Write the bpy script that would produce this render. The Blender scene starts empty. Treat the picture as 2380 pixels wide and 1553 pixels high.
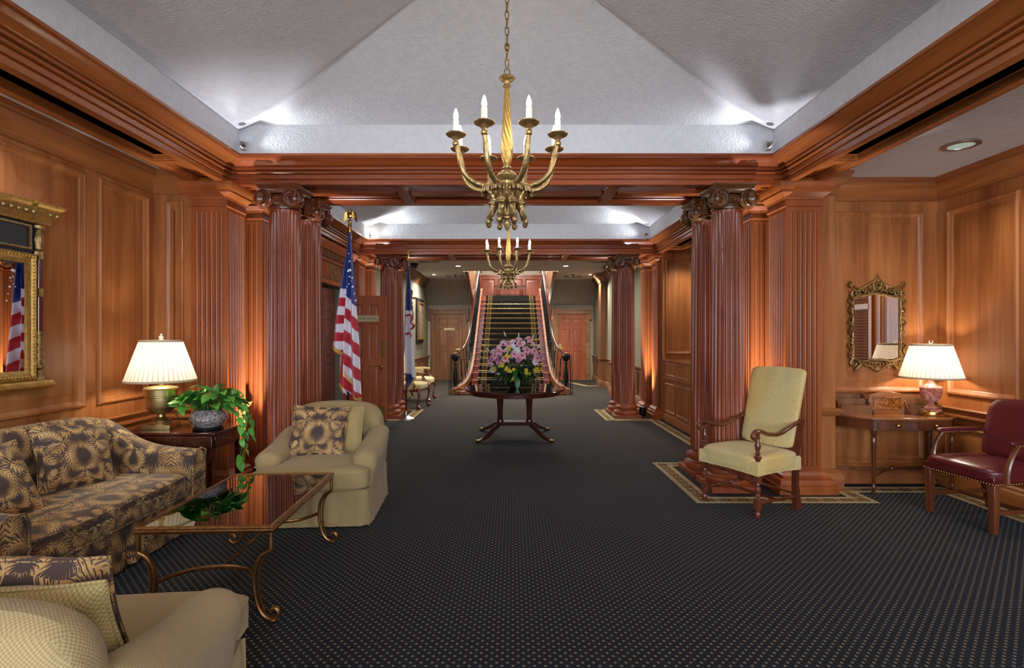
import bpy, math, random
from math import sin, cos, pi, sqrt, atan2, radians as R
from mathutils import Matrix, Vector
random.seed(7)
SC = bpy.context.scene
COL = SC.collection
# ---------------------------------------------------------------- camera, world, exposure
cam = bpy.data.cameras.new('camera')
cam.sensor_width = 36; cam.lens = 1240 / 2380 * 36
cam.shift_x = 3 / 2380; cam.shift_y = 1.5 / 2380
cam.clip_start = .05
camo = bpy.data.objects.new('camera', cam); COL.objects.link(camo)
camo.location = (0, 0, 1.4); camo.rotation_euler = (pi / 2, 0, 0)
SC.camera = camo
SC.view_settings.view_transform = 'Standard'
SC.view_settings.look = 'None'
SC.view_settings.exposure = 0.75
SC.view_settings.gamma = 1
SC.view_settings.use_curve_mapping = False
SC.cycles.max_bounces = 7
SC.cycles.diffuse_bounces = 4
SC.cycles.glossy_bounces = 4
SC.cycles.transmission_bounces = 6
SC.cycles.caustics_reflective = False
SC.cycles.caustics_refractive = False
SC.cycles.sample_clamp_indirect = 4
SC.cycles.use_denoising = True
w = bpy.data.worlds.new('world'); SC.world = w; w.use_nodes = True
w.node_tree.nodes['Background'].inputs[0].default_value = (.75, .85, 1, 1)
w.node_tree.nodes['Background'].inputs[1].default_value = .3
XC = -.04

def light(name, kind, loc, energy, color=(1, 1, 1), aim=None, size=.05, spot=None, blend=.3, size_y=None):
    d = bpy.data.lights.new(name, kind)
    d.energy = energy; d.color = color
    if kind == 'AREA':
        d.size = size
        if size_y: d.shape = 'RECTANGLE'; d.size_y = size_y
    else:
        d.shadow_soft_size = size
    if spot: d.spot_size = R(spot); d.spot_blend = blend
    o = bpy.data.objects.new(name, d); COL.objects.link(o); o.location = loc
    if aim is not None:
        o.rotation_euler = (Vector(aim) - Vector(loc)).to_track_quat('-Z', 'Y').to_euler()
    return o
COOL = (.88, .94, 1.0); WARM = (1, .78, .52); NEUT = (1, .93, .84)
# daylight through the tall windows at the near end of the room (behind the camera)
for wx in (-2.0, 0.6, 3.0):
    light('window_daylight', 'AREA', (wx, -3.12, 1.55), 62, (.78, .88, 1), aim=(wx, 5, 1.2), size=1.25, size_y=2.1)
# spots on the cornice corners washing the tray ceilings
for y0, y1 in ((1.66, 4.62), (5.73, 8.75)):
    for x in (XC - 2.26, XC + 2.26):
        for yy, sgn in ((y0 + .05, 1), (y1 - .05, -1)):
            e = 58
            light('cornice_spot', 'SPOT', (x, yy, 3.01), e, COOL, aim=(XC, yy + sgn * 1.5, 3.58), size=.02, spot=100, blend=.8)
# floor uplights tucked between the columns and the pilasters
for x, yy in ((-2.355, 5.0), (2.272, 5.0), (-2.355, 9.15), (2.262, 9.15)):
    q = .06 if x > 0 else -.06
    light('floor_uplight', 'SPOT', (x, yy, .19), 250, (.90, .92, 1), aim=(x + q * 2.0, yy + .05, 2.2), size=.03, spot=62, blend=.9)
# recessed downlights
for x, yy, z, e in ((3.46, 4.1, 2.84, 34), (-2.98, 3.0, 2.84, 26), (3.2, 1.2, 2.84, 30), (2.77, 8.3, 2.72, 30), (3.3, 6.8, 2.72, 34),
                    (-1.24, 12.6, 2.98, 130), (1.3, 12.6, 2.98, 130), (-2.07, 14.4, 2.98, 130), (2.15, 14.4, 2.98, 130), (-1.3, 10.6, 2.98, 80), (1.3, 10.6, 2.98, 80), (-3.1, -.5, 2.84, 20)):
    light('downlight', 'SPOT', (x, yy, z), e, NEUT, aim=(x, yy, 0), size=.05, spot=(168 if yy > 9.5 else 130), blend=.9)
for x, yy in ((3.3, -.9), (-2.7, -1.2), (.2, -2.2)):  # unseen fill lights added behind the camera to brighten the aisle ceilings
    light('added_fill_light', 'SPOT', (x, yy, 1.8), 60, NEUT, aim=(x, yy + .3, 2.9), size=.12, spot=150, blend=.6)
light('landing_light', 'AREA', (0, 19.5, 4.9), 260, (1, .9, .8), aim=(0, 19.5, 0), size=1.5)
light('stair_light', 'AREA', (0, 15.2, 4.9), 220, (1, .93, .86), aim=(0, 15, 0), size=1.2)

# ---------------------------------------------------------------- node helpers
def rgb(h):
    h = h.lstrip('#'); c = [int(h[i:i + 2], 16) / 255 for i in (0, 2, 4)]
    return tuple((x / 12.92 if x <= .04045 else ((x + .055) / 1.055) ** 2.4) for x in c) + (1,)

class E:                                    # tiny expression language over Math nodes
    nt = None
    def __init__(s, sock): s.s = sock
    @staticmethod
    def op(o, *a, clamp=False):
        n = E.nt.nodes.new('ShaderNodeMath'); n.operation = o; n.use_clamp = clamp
        for i, x in enumerate(a):
            if isinstance(x, E): E.nt.links.new(x.s, n.inputs[i])
            else: n.inputs[i].default_value = x
        return E(n.outputs[0])
    def __add__(s, o): return E.op('ADD', s, o)
    def __radd__(s, o): return E.op('ADD', o, s)
    def __sub__(s, o): return E.op('SUBTRACT', s, o)
    def __rsub__(s, o): return E.op('SUBTRACT', o, s)
    def __mul__(s, o): return E.op('MULTIPLY', s, o)
    def __rmul__(s, o): return E.op('MULTIPLY', o, s)
    def __truediv__(s, o): return E.op('DIVIDE', s, o)
    def __lt__(s, o): return E.op('LESS_THAN', s, o)
    def __gt__(s, o): return E.op('GREATER_THAN', s, o)
def eabs(a): return E.op('ABSOLUTE', a)
def efr(a): return E.op('FRACT', a)
def esin(a): return E.op('SINE', a)
def emx(a, b): return E.op('MAXIMUM', a, b)
def emn(a, b): return E.op('MINIMUM', a, b)

class Mat:
    def __init__(s, name):
        s.m = bpy.data.materials.new(name); s.m.use_nodes = True; s.nt = s.m.node_tree
        s.p = s.nt.nodes['Principled BSDF']; s.o = s.nt.nodes['Material Output']; s.tc = s.nt.nodes.new('ShaderNodeTexCoord')
        E.nt = s.nt
    def n(s, t, **k):
        n = s.nt.nodes.new(t)
        for a, b in k.items(): setattr(n, a, b)
        return n
    def l(s, a, b): s.nt.links.new(a.s if isinstance(a, E) else a, b)
    def set(s, **k):
        for a, b in k.items(): s.p.inputs[a.replace('_', ' ')].default_value = b
        return s
    def mapped(s, scale=(1, 1, 1), rot=(0, 0, 0), src='Object', loc=(0, 0, 0)):
        m = s.n('ShaderNodeMapping'); m.inputs['Scale'].default_value = scale; m.inputs['Rotation'].default_value = rot; m.inputs['Location'].default_value = loc
        s.l(s.tc.outputs[src], m.inputs[0]); return m.outputs[0]
    def noise(s, vec, scale=5, detail=3, rough=.5, dist=0):
        n = s.n('ShaderNodeTexNoise'); s.l(vec, n.inputs['Vector'])
        n.inputs['Scale'].default_value = scale; n.inputs['Detail'].default_value = detail
        n.inputs['Roughness'].default_value = rough; n.inputs['Distortion'].default_value = dist
        return n.outputs['Fac']
    def ramp(s, fac, stops):
        r = s.n('ShaderNodeValToRGB'); s.l(fac, r.inputs[0]); e = r.color_ramp.elements
        while len(e) < len(stops): e.new(.5)
        for x, (p, c) in zip(e, stops): x.position = p; x.color = c
        return r.outputs[0]
    def mix(s, fac, a, b, mode='MIX'):
        n = s.n('ShaderNodeMix'); n.data_type = 'RGBA'; n.blend_type = mode
        for v, i in ((fac, 0), (a, 6), (b, 7)):
            if isinstance(v, (E,)) or hasattr(v, 'is_linked'): s.l(v, n.inputs[i])
            else: n.inputs[i].default_value = v
        return n.outputs[2]
    def color(s, sock): s.l(sock, s.p.inputs['Base Color']); return s
    def bump(s, h, strength=.2, dist=.002):
        b = s.n('ShaderNodeBump'); b.inputs['Strength'].default_value = strength; b.inputs['Distance'].default_value = dist
        s.l(h, b.inputs['Height']); s.l(b.outputs[0], s.p.inputs['Normal']); return s
    def xyz(s, src='Object'):
        n = s.n('ShaderNodeSeparateXYZ'); s.l(s.tc.outputs[src], n.inputs[0]); E.nt = s.nt
        return E(n.outputs[0]), E(n.outputs[1]), E(n.outputs[2])

def wood(name, dark, mid, light_, axis='z', rough=.3, coat=.35, sc=1.0, calm=False):
    m = Mat(name)
    f = {'z': (9, 9, .55), 'x': (.55, 9, 9), 'y': (9, .55, 9)}[axis]
    g = {'z': (2.6, 2.6, .35), 'x': (.35, 2.6, 2.6), 'y': (2.6, .35, 2.6)}[axis]
    fine = {'z': (90, 90, 3), 'x': (3, 90, 90), 'y': (90, 3, 90)}[axis]
    a = m.noise(m.mapped(tuple(x * sc * (.5 if calm else 1) for x in f)), 1.0, 1.5 if calm else 5, .6, .4 if calm else 1.2)
    b = m.noise(m.mapped(tuple(x * sc for x in g)), 1.0, 2, .5, .5)
    c = m.noise(m.mapped(fine), 1.0, 2, .5)
    t = (E(a) * .4 + E(b) * .4 + .1) if calm else (E(a) * .5 + E(b) * .44 + E(c) * .06)
    m.color(m.ramp(t.s, [(.34, rgb(dark)), (.5, rgb(mid)), (.66, rgb(light_))]))
    m.set(Roughness=rough, Coat_Weight=coat, Coat_Roughness=.16)
    return m.m
def plain(name, c, rough=.5, metal=0, noise_amt=0, sc=20, bump=0, **k):
    m = Mat(name); m.set(Roughness=rough, Metallic=metal, **k); c = rgb(c)
    v = m.noise(m.mapped((1, 1, 1)), sc, 4, .6)
    d = tuple(x * (1 - max(noise_amt, .06)) for x in c[:3]) + (1,); l = tuple(min(1, x * (1 + max(noise_amt, .06))) for x in c[:3]) + (1,)
    m.color(m.ramp(v, [(.3, d), (.7, l)]))
    if bump: m.bump(v, bump, .003)
    return m.m
def emit(name, c, st):
    m = Mat(name); m.set(Emission_Strength=st); m.p.inputs['Emission Color'].default_value = rgb(c); m.p.inputs['Base Color'].default_value = rgb(c); return m.m

M = {}
M['wall_v'] = wood('cherry_wall_vertical', '#80471f', '#a56433', '#be7f48', 'z', .42, .1)
M['wall_x'] = wood('cherry_wall_across', '#7d4420', '#a06030', '#ba7940', 'x', .42, .1)
M['wall_y'] = wood('cherry_wall_lengthwise', '#7d4420', '#a06030', '#ba7940', 'y', .42, .1)
M['beam_x'] = wood('cherry_beam_across', '#6e3014', '#8f441f', '#a8562b', 'x', .26, .4)
M['beam_y'] = wood('cherry_beam_lengthwise', '#713612', '#955020', '#ad642e', 'y', .3, .3)
M['column'] = wood('cherry_column', '#6b2e15', '#914422', '#ab5a30', 'z', .38, .15, calm=True)
M['pier'] = wood('cherry_pier', '#733713', '#994f21', '#b46831', 'z', .38, .15, calm=True)
M['capital'] = wood('walnut_capital', '#3e2413', '#583619', '#704722', 'x', .3, .4)
M['redwood'] = wood('red_mahogany', '#5f2818', '#803c28', '#984e36', 'z', .25, .4)
M['capital_red'] = wood('dark_red_capital', '#45200f', '#5f2e18', '#7a4022', 'x', .3, .4)
M['mahogany'] = wood('dark_mahogany', '#2a100a', '#44190f', '#5c2616', 'x', .14, .8)
M['mahogany_v'] = wood('dark_mahogany_upright', '#2a100a', '#44190f', '#5c2616', 'z', .18, .7)
M['oak'] = wood('warm_oak', '#5f3a22', '#7d5233', '#946a45', 'z', .35, .2)
M['oak_x'] = wood('warm_oak_across', '#7a5030', '#9c6d44', '#b5875b', 'x', .35, .2)
M['doorred'] = wood('red_oak_door', '#8a4526', '#ac5d38', '#c2734a', 'z', .3, .3)
M['desk'] = wood('desk_top_wood', '#7b4a28', '#9a6238', '#b4784a', 'x', .18, .6)
M['desk_v'] = wood('desk_leg_wood', '#4a2513', '#65361d', '#7d4828', 'z', .25, .5)
M['turned'] = wood('turned_walnut', '#4a2416', '#643320', '#7c442c', 'z', .25, .5)
M['brass'] = plain('polished_brass', '#c6a35c', .25, 1, .15, 6)
M['brass_old'] = plain('aged_brass', '#b09b6a', .36, .95, .2, 12)
M['gilt'] = plain('antique_gilt', '#8f7449', .42, .9, .5, 60, .25)
M['gilt_light'] = plain('pale_gilt', '#bd9a55', .40, .8, .3, 40, .2)
M['bronze_gilt'] = plain('bronze_gilt', '#a78c5c', .38, .8, .4, 50, .2)
M['iron_gold'] = plain('gold_painted_iron', '#8a6238', .38, .85, .4, 40, .15)
M['iron'] = plain('black_iron', '#23262a', .4, .6, .2, 20)
M['black'] = plain('black_metal', '#121316', .4, .2)
M['steel'] = plain('brushed_steel', '#b8b8b4', .3, 1)
M['white'] = plain('white_paint', '#dcdad6', .6)
M['ivory'] = plain('ivory_candle_sleeve', '#e6dfc4', .5, Emission_Strength=.12)
M['navy'] = plain('plain_navy_carpet', '#15181d', .95, 0, .25, 200)
M['cream_line'] = plain('cream_carpet_line', '#cbbb90', .95, 0, .2, 200)
M['gold_band'] = plain('gold_carpet_band', '#957a48', .95, 0, .2, 200)
M['key'] = plain('dark_key_pattern', '#201a16', .95, 0, .2, 200)
M['leather'] = plain('oxblood_leather', '#5a1a20', .32, 0, .18, 8, .05, Coat_Weight=.25)
M['porcelain'] = None
M['green_vase'] = plain('dark_green_ceramic', '#16261f', .1, 0, .2, 8, 0, Coat_Weight=.8)
M['bulb'] = emit('lit_candle_bulb', '#fff3de', 30)
M['led'] = emit('lit_downlight_lens', '#fff6ea', 14)
M['dim_lens'] = emit('greenish_downlight_lens', '#9fb5a8', .35)
M['blueled'] = emit('cool_uplight_lens', '#dfe6ff', 9)
M['sky'] = emit('bright_window_glass', '#cfdcf0', 2.2)
M['wire'] = plain('dark_electric_wire', '#15120f', .6)

# carpet with staggered small diamonds
def carpet(name, base, base2, dot, pitch=.046):
    m = Mat(name); x, y, z = m.xyz()
    yy = y + z
    xr = x * cos(.004) - yy * sin(.004)
    u = (xr + yy) / pitch; v = (xr - yy) / pitch
    fu = eabs(efr(u + .5) - .5); fv = eabs(efr(v + .5) - .5)
    d = emx(fu, fv)
    dotm = E.op('MULTIPLY', d < .165, d > .045)
    chk = efr((E.op('FLOOR', u) + E.op('FLOOR', v)) * .5) > .25
    halo = E.op('MULTIPLY', d < .27, 1)
    fuzz = m.noise(m.mapped((1, 1, 1)), 420, 2, .7)
    c = m.mix(chk, rgb(base), rgb(base2))
    c = m.mix(halo * .5, c, rgb('#2a1f1b'))
    c = m.mix(dotm * .85, c, rgb(dot))
    c = m.mix(.55, c, m.ramp(fuzz, [(.3, (.35, .35, .35, 1)), (.7, (1, 1, 1, 1))]), 'MULTIPLY')
    m.color(c); m.set(Roughness=.95); m.p.inputs['Specular IOR Level'].default_value = .15
    m.p.inputs['Sheen Weight'].default_value = .16; m.p.inputs['Sheen Tint'].default_value = (.3, .4, .5, 1)
    m.bump(fuzz, .5, .003); return m.m
M['carpet'] = carpet('diamond_dot_carpet', '#0e0f12', '#13100f', '#aa936a')
M['runner'] = carpet('stair_runner_carpet', '#0f1014', '#12100f', '#6a5f45', .05)

def plaster():
    m = Mat('textured_plaster_ceiling'); v = m.mapped((1, 1, 1))
    n = m.noise(v, 55, 3, .55); n2 = m.noise(v, 18, 2, .5)
    m.p.inputs['Base Color'].default_value = rgb('#c9c8cb'); m.set(Roughness=.9)
    m.color(m.ramp(n2, [(.3, rgb('#c6c6ca')), (.7, rgb('#cfced0'))]))
    m.bump(n, .55, .012); return m.m
M['plaster'] = plaster()
def stripes(name, a, b, c, pitch=.16, axis=0):
    m = Mat(name); q = m.xyz(); x = q[axis]
    f = efr(x / pitch)
    s1 = f < .35; s2 = (f > .62) * (f < .72)
    col = m.mix(s1, rgb(a), rgb(b)); col = m.mix(s2, col, rgb(c))
    g = m.noise(m.mapped((3, 3, 160)), 1, 3, .6)
    col = m.mix(.5, col, m.ramp(g, [(.3, (.72, .72, .72, 1)), (.7, (1, 1, 1, 1))]), 'MULTIPLY')
    m.color(col); m.set(Roughness=.8); return m.m
M['paper_x'] = stripes('striped_grasscloth', '#958c7e', '#a59c8b', '#bdb5a2')
M['paper'] = stripes('green_grasscloth', '#85836e', '#8f8d77', '#9a9882', .21, 1)
# damask of gold fern fronds on taupe
def damask(name, gold='#d9b276', gold2='#ab8248', ground='#4c3d36', t=.40, velvet=.4, K=1.3):
    m = Mat(name); x, y, z = m.xyz()
    nn = m.n('ShaderNodeSeparateXYZ'); m.l(m.tc.outputs['Normal'], nn.inputs[0])
    nx, ny, nz = eabs(E(nn.outputs[0])), eabs(E(nn.outputs[1])), eabs(E(nn.outputs[2]))
    top = (nz > .62); side = (nx > emx(ny, nz * .8))
    u = x * (1 - side) + y * side
    v = z * (1 - top) + y * top
    wob = m.noise(m.mapped((1, 1, 1)), 3.2, 1, .5)
    u = u / K; v = v / K
    u = u + (E(wob) - .5) * .05; v = v + (E(wob) - .5) * -.04
    U = E.op('PINGPONG', u + 10 * t, t / 2); V = efr((v + .13) / t) * t
    out = None; ENV = [None]
    def frond(cx, cy, rad, wid, a0, a1, p, slope):
        dx = U - cx; dy = V - cy
        r = E.op('SQRT', dx * dx + dy * dy); th = E.op('ARCTAN2', dy, dx)
        d = r - rad; ad = eabs(d)
        k = (th - a0) / (a1 - a0)
        w_ = wid * E.op('POWER', emx(1 - E.op('POWER', eabs(k * 2 - 1), 3.5), 0), .5)
        q = efr((th * rad + ad * slope) / p)
        edge = w_ * (.74 + .26 * esin((th * rad + ad * slope) * (2 * pi / p)))
        leaf = (q > .30) * (ad < edge)
        rib = (ad < .0028) * (w_ > .004)
        ENV[0] = (ad < (edge + .0075)) * (w_ > .001)
        return emx(leaf, rib)
    F = [(.06, .215, .05, .034, -3.1, 3.1, .015, .9), (.18, .13, .04, .036, -3.1, 3.1, .015, -.9), (.11, .35, .042, .034, -3.1, 3.1, .015, .9), (.03, .03, .05, .032, -3.1, 3.1, .015, -.9), (.03, t + .03, .05, .032, -3.1, 3.1, .015, -.9),
         (.10, .125, .078, .050, -2.5, 1.35, .0185, -1.0), (.0, .31, .075, .040, -1.45, 1.35, .0165, 1.0), (.16, .0, .062, .034, .15, 3.0, .016, .9), (.16, t, .062, .034, -3.0, -.15, .016, -.9),
         (.0, .12, .045, .026, -1.1, 1.3, .014, -.9), (.2, .275, .055, .034, 1.75, 3.1, .016, -.9), (.2, .255, .05, .030, -3.1, -1.9, .016, .9)]
    for a in F:
        f = frond(*a); out = f if out is None else emn(out * (1 - ENV[0]) + f, 1)
    # eye shaped seed heads and small stars
    dx = (U - .15) * 1.0; dy = (V - .24)
    r = E.op('SQRT', dx * dx + dy * dy)
    vo = m.n('ShaderNodeTexVoronoi'); m.l(m.mapped((90, 90, 90)), vo.inputs['Vector']); vo.inputs['Scale'].default_value = 1
    seeds = (r < .016) * (E(vo.outputs[0]) < .55)
    out = emx(out, seeds)
    dx = U - t / 2; dy = V - .40
    r = E.op('SQRT', dx * dx + dy * dy); th = E.op('ARCTAN2', dy, dx)
    star = r < (.016 + .016 * esin(th * 6))
    out = emx(out, star * (r > .006))
    s = m.noise(m.mapped((1, 1, 1)), 9, 3, .6)
    g = m.mix(E(m.ramp(s, [(.38, (0, 0, 0, 1)), (.62, (1, 1, 1, 1))])), rgb(gold2), rgb(gold))
    fz = m.noise(m.mapped((1, 1, 1)), 260, 2, .6)
    col = m.mix(out, rgb(ground), g)
    m.color(col); m.set(Roughness=.75, Sheen_Weight=velvet, Sheen_Roughness=.35); m.p.inputs['Sheen Tint'].default_value = (1, .85, .6, 1)
    m.bump((out * .7 + E(fz) * .3).s, .45, .004)
    return m.m
M['damask'] = damask('fern_damask_velvet')
M['damask_pillow'] = damask('fern_damask_cushion', '#d9b276', '#b08a50', '#4c3d38', .40, .2, 1.08)
def weave(name, c1, c2, pitch, rib=False):
    m = Mat(name); x, y, z = m.xyz()
    nn = m.n('ShaderNodeSeparateXYZ'); m.l(m.tc.outputs['Normal'], nn.inputs[0])
    nx, ny, nz = eabs(E(nn.outputs[0])), eabs(E(nn.outputs[1])), eabs(E(nn.outputs[2]))
    side = (nx > emx(ny, nz)); top = nz > emx(nx, ny)
    u = x * (1 - side) + y * side; v = z * (1 - top) + y * top
    a = esin(u * (2 * pi / pitch)); b = esin(v * (2 * pi / (pitch * 1.1)))
    h = (a * .5 + .5) if rib else (E.op('MULTIPLY', a, b) * .5 + .5)
    if rib: h = h * .75 + (b * .5 + .5) * .25
    s = m.noise(m.mapped((1, 1, 1)), 5, 3, .5)
    col = m.mix(h, rgb(c2), rgb(c1))
    col = m.mix(.5, col, m.ramp(s, [(.3, (.84, .84, .84, 1)), (.7, (1, 1, 1, 1))]), 'MULTIPLY')
    m.color(col); m.set(Roughness=.85, Sheen_Weight=.15); m.bump(h.s, .35, .002); return m.m
M['cream_fabric'] = weave('cream_rib_fabric', '#c0a878', '#958050', .0095)
M['cream_pillow'] = weave('cream_woven_cushion', '#c6b07e', '#93803f', .013)
M['cream_satin'] = weave('cream_chair_silk', '#d8c692', '#c9b680', .006)
def brocade():
    m = Mat('yellow_wave_brocade'); v = m.mapped((1, 1, 1))
    n = m.noise(v, 9, 2, .5, .8); n2 = m.noise(v, 2.5, 1, .5)
    k = E.op('ABSOLUTE', esin(E(n) * 95))
    col = m.mix((k < .3) * .75, m.mix(E(m.ramp(n2, [(.42, (0, 0, 0, 1)), (.58, (1, 1, 1, 1))])), rgb('#e0cc86'), rgb('#e3c36e')), rgb('#a9a698'))
    m.color(col); m.set(Roughness=.6, Sheen_Weight=.2); m.bump(k.s, .25, .002); return m.m
M['brocade'] = brocade()
def marble(name, a, b, c, sc=9, rough=.2):
    m = Mat(name); n = m.noise(m.mapped((1, 1, 1)), sc, 5, .6, 2.5)
    m.color(m.ramp(n, [(.36, rgb(a)), (.5, rgb(b)), (.62, rgb(c))])); m.set(Roughness=rough, Coat_Weight=.4); return m.m
M['pink_marble'] = marble('rose_marble', '#8e4a40', '#b87868', '#d09c8c')
M['porcelain'] = marble('painted_porcelain', '#2c3238', '#9a9290', '#b8aeaa', 26, .12)
M['burl'] = marble('burl_veneer', '#5a2f14', '#8a5226', '#a86a33', 14, .2)
def shade():
    m = Mat('pleated_lamp_shade'); x, y, z = m.xyz()
    th = E.op('ARCTAN2', y, x)
    k = esin(th * 44) * .5 + .5
    k2 = E.op('POWER', k, 5)
    col = m.mix(k2 * .8, rgb('#f1e9da'), rgb('#b89f7c'))
    d = m.n('ShaderNodeBsdfDiffuse'); t = m.n('ShaderNodeBsdfTranslucent'); mx = m.n('ShaderNodeMixShader')
    m.l(col, d.inputs[0]); m.l(col, t.inputs[0]); mx.inputs[0].default_value = .36
    m.l(d.outputs[0], mx.inputs[1]); m.l(t.outputs[0], mx.inputs[2]); m.l(mx.outputs[0], m.o.inputs[0]); return m.m
M['shade'] = shade()
def glass(name, tint, rough=0.0, alpha=.25):
    m = Mat(name); g = m.n('ShaderNodeBsdfGlossy'); t = m.n('ShaderNodeBsdfTransparent'); mx = m.n('ShaderNodeMixShader'); f = m.n('ShaderNodeFresnel')
    f.inputs[0].default_value = 1.6; g.inputs['Roughness'].default_value = rough; t.inputs[0].default_value = tint
    k = E(f.outputs[0]) * .85 + .15
    m.l(k, mx.inputs[0]); m.l(t.outputs[0], mx.inputs[1]); m.l(g.outputs[0], mx.inputs[2]); m.l(mx.outputs[0], m.o.inputs[0]); return m.m
M['glass'] = glass('clear_table_glass', (.82, .86, .8, 1))
m_ = Mat('mirror_glass'); m_.set(Metallic=1, Roughness=.01); m_.p.inputs['Base Color'].default_value = (.82, .82, .83, 1); M['mirror'] = m_.m
def attr_mat(name, rough=.7):
    m = Mat(name); a = m.n('ShaderNodeAttribute'); a.attribute_name = 'dye'; m.color(a.outputs['Color']); m.set(Roughness=rough, Sheen_Weight=.2); return m.m
M['flagcloth'] = attr_mat('flag_satin', .5)
def leafm(name, a, b):
    m = Mat(name); n = m.noise(m.mapped((1, 1, 1), src='Object'), 12, 3); oi = m.n('ShaderNodeObjectInfo')
    c = m.mix(E(oi.outputs['Random']), rgb(a), rgb(b)); c = m.mix(.3, c, m.ramp(n, [(.3, (.6, .6, .6, 1)), (.7, (1, 1, 1, 1))]), 'MULTIPLY')
    m.color(c); m.set(Roughness=.38); return m.m
M['leaf'] = leafm('pothos_leaf', '#2a6a28', '#7cc84e')
M['leaf_dark'] = leafm('bouquet_leaf', '#15401c', '#2f6a2a')
M['stem'] = plain('green_stem', '#3f6a2c', .5)
def lilym():
    m = Mat('pink_lily_petal'); x, y, z = m.xyz()
    n = m.noise(m.mapped((1, 1, 1)), 30, 2)
    k = E.op('MULTIPLY', eabs(y) * 75, 1, clamp=True)
    m.color(m.mix(k, rgb('#e0557f'), rgb('#f5d3dd'))); m.set(Roughness=.5); return m.m
M['lily'] = lilym()
M['lily_pale'] = plain('pale_pink_petal', '#e6bfd2', .5)
M['lilac'] = plain('lilac_petal', '#b878a8', .5)
M['mum'] = plain('white_chrysanthemum', '#e8e6ea', .6)
M['yellow'] = plain('yellow_blossom', '#d9bd2e', .5)
M['fringe'] = plain('gold_fringe', '#c9a04e', .6, 0, .25, 90)
M['star'] = plain('white_star_cloth', '#e9e9ee', .6)
M['ink'] = plain('engraved_letters', '#5a4a2a', .5)
M['signbrass'] = plain('brass_name_plate', '#c8b98c', .35, .4)
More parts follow.
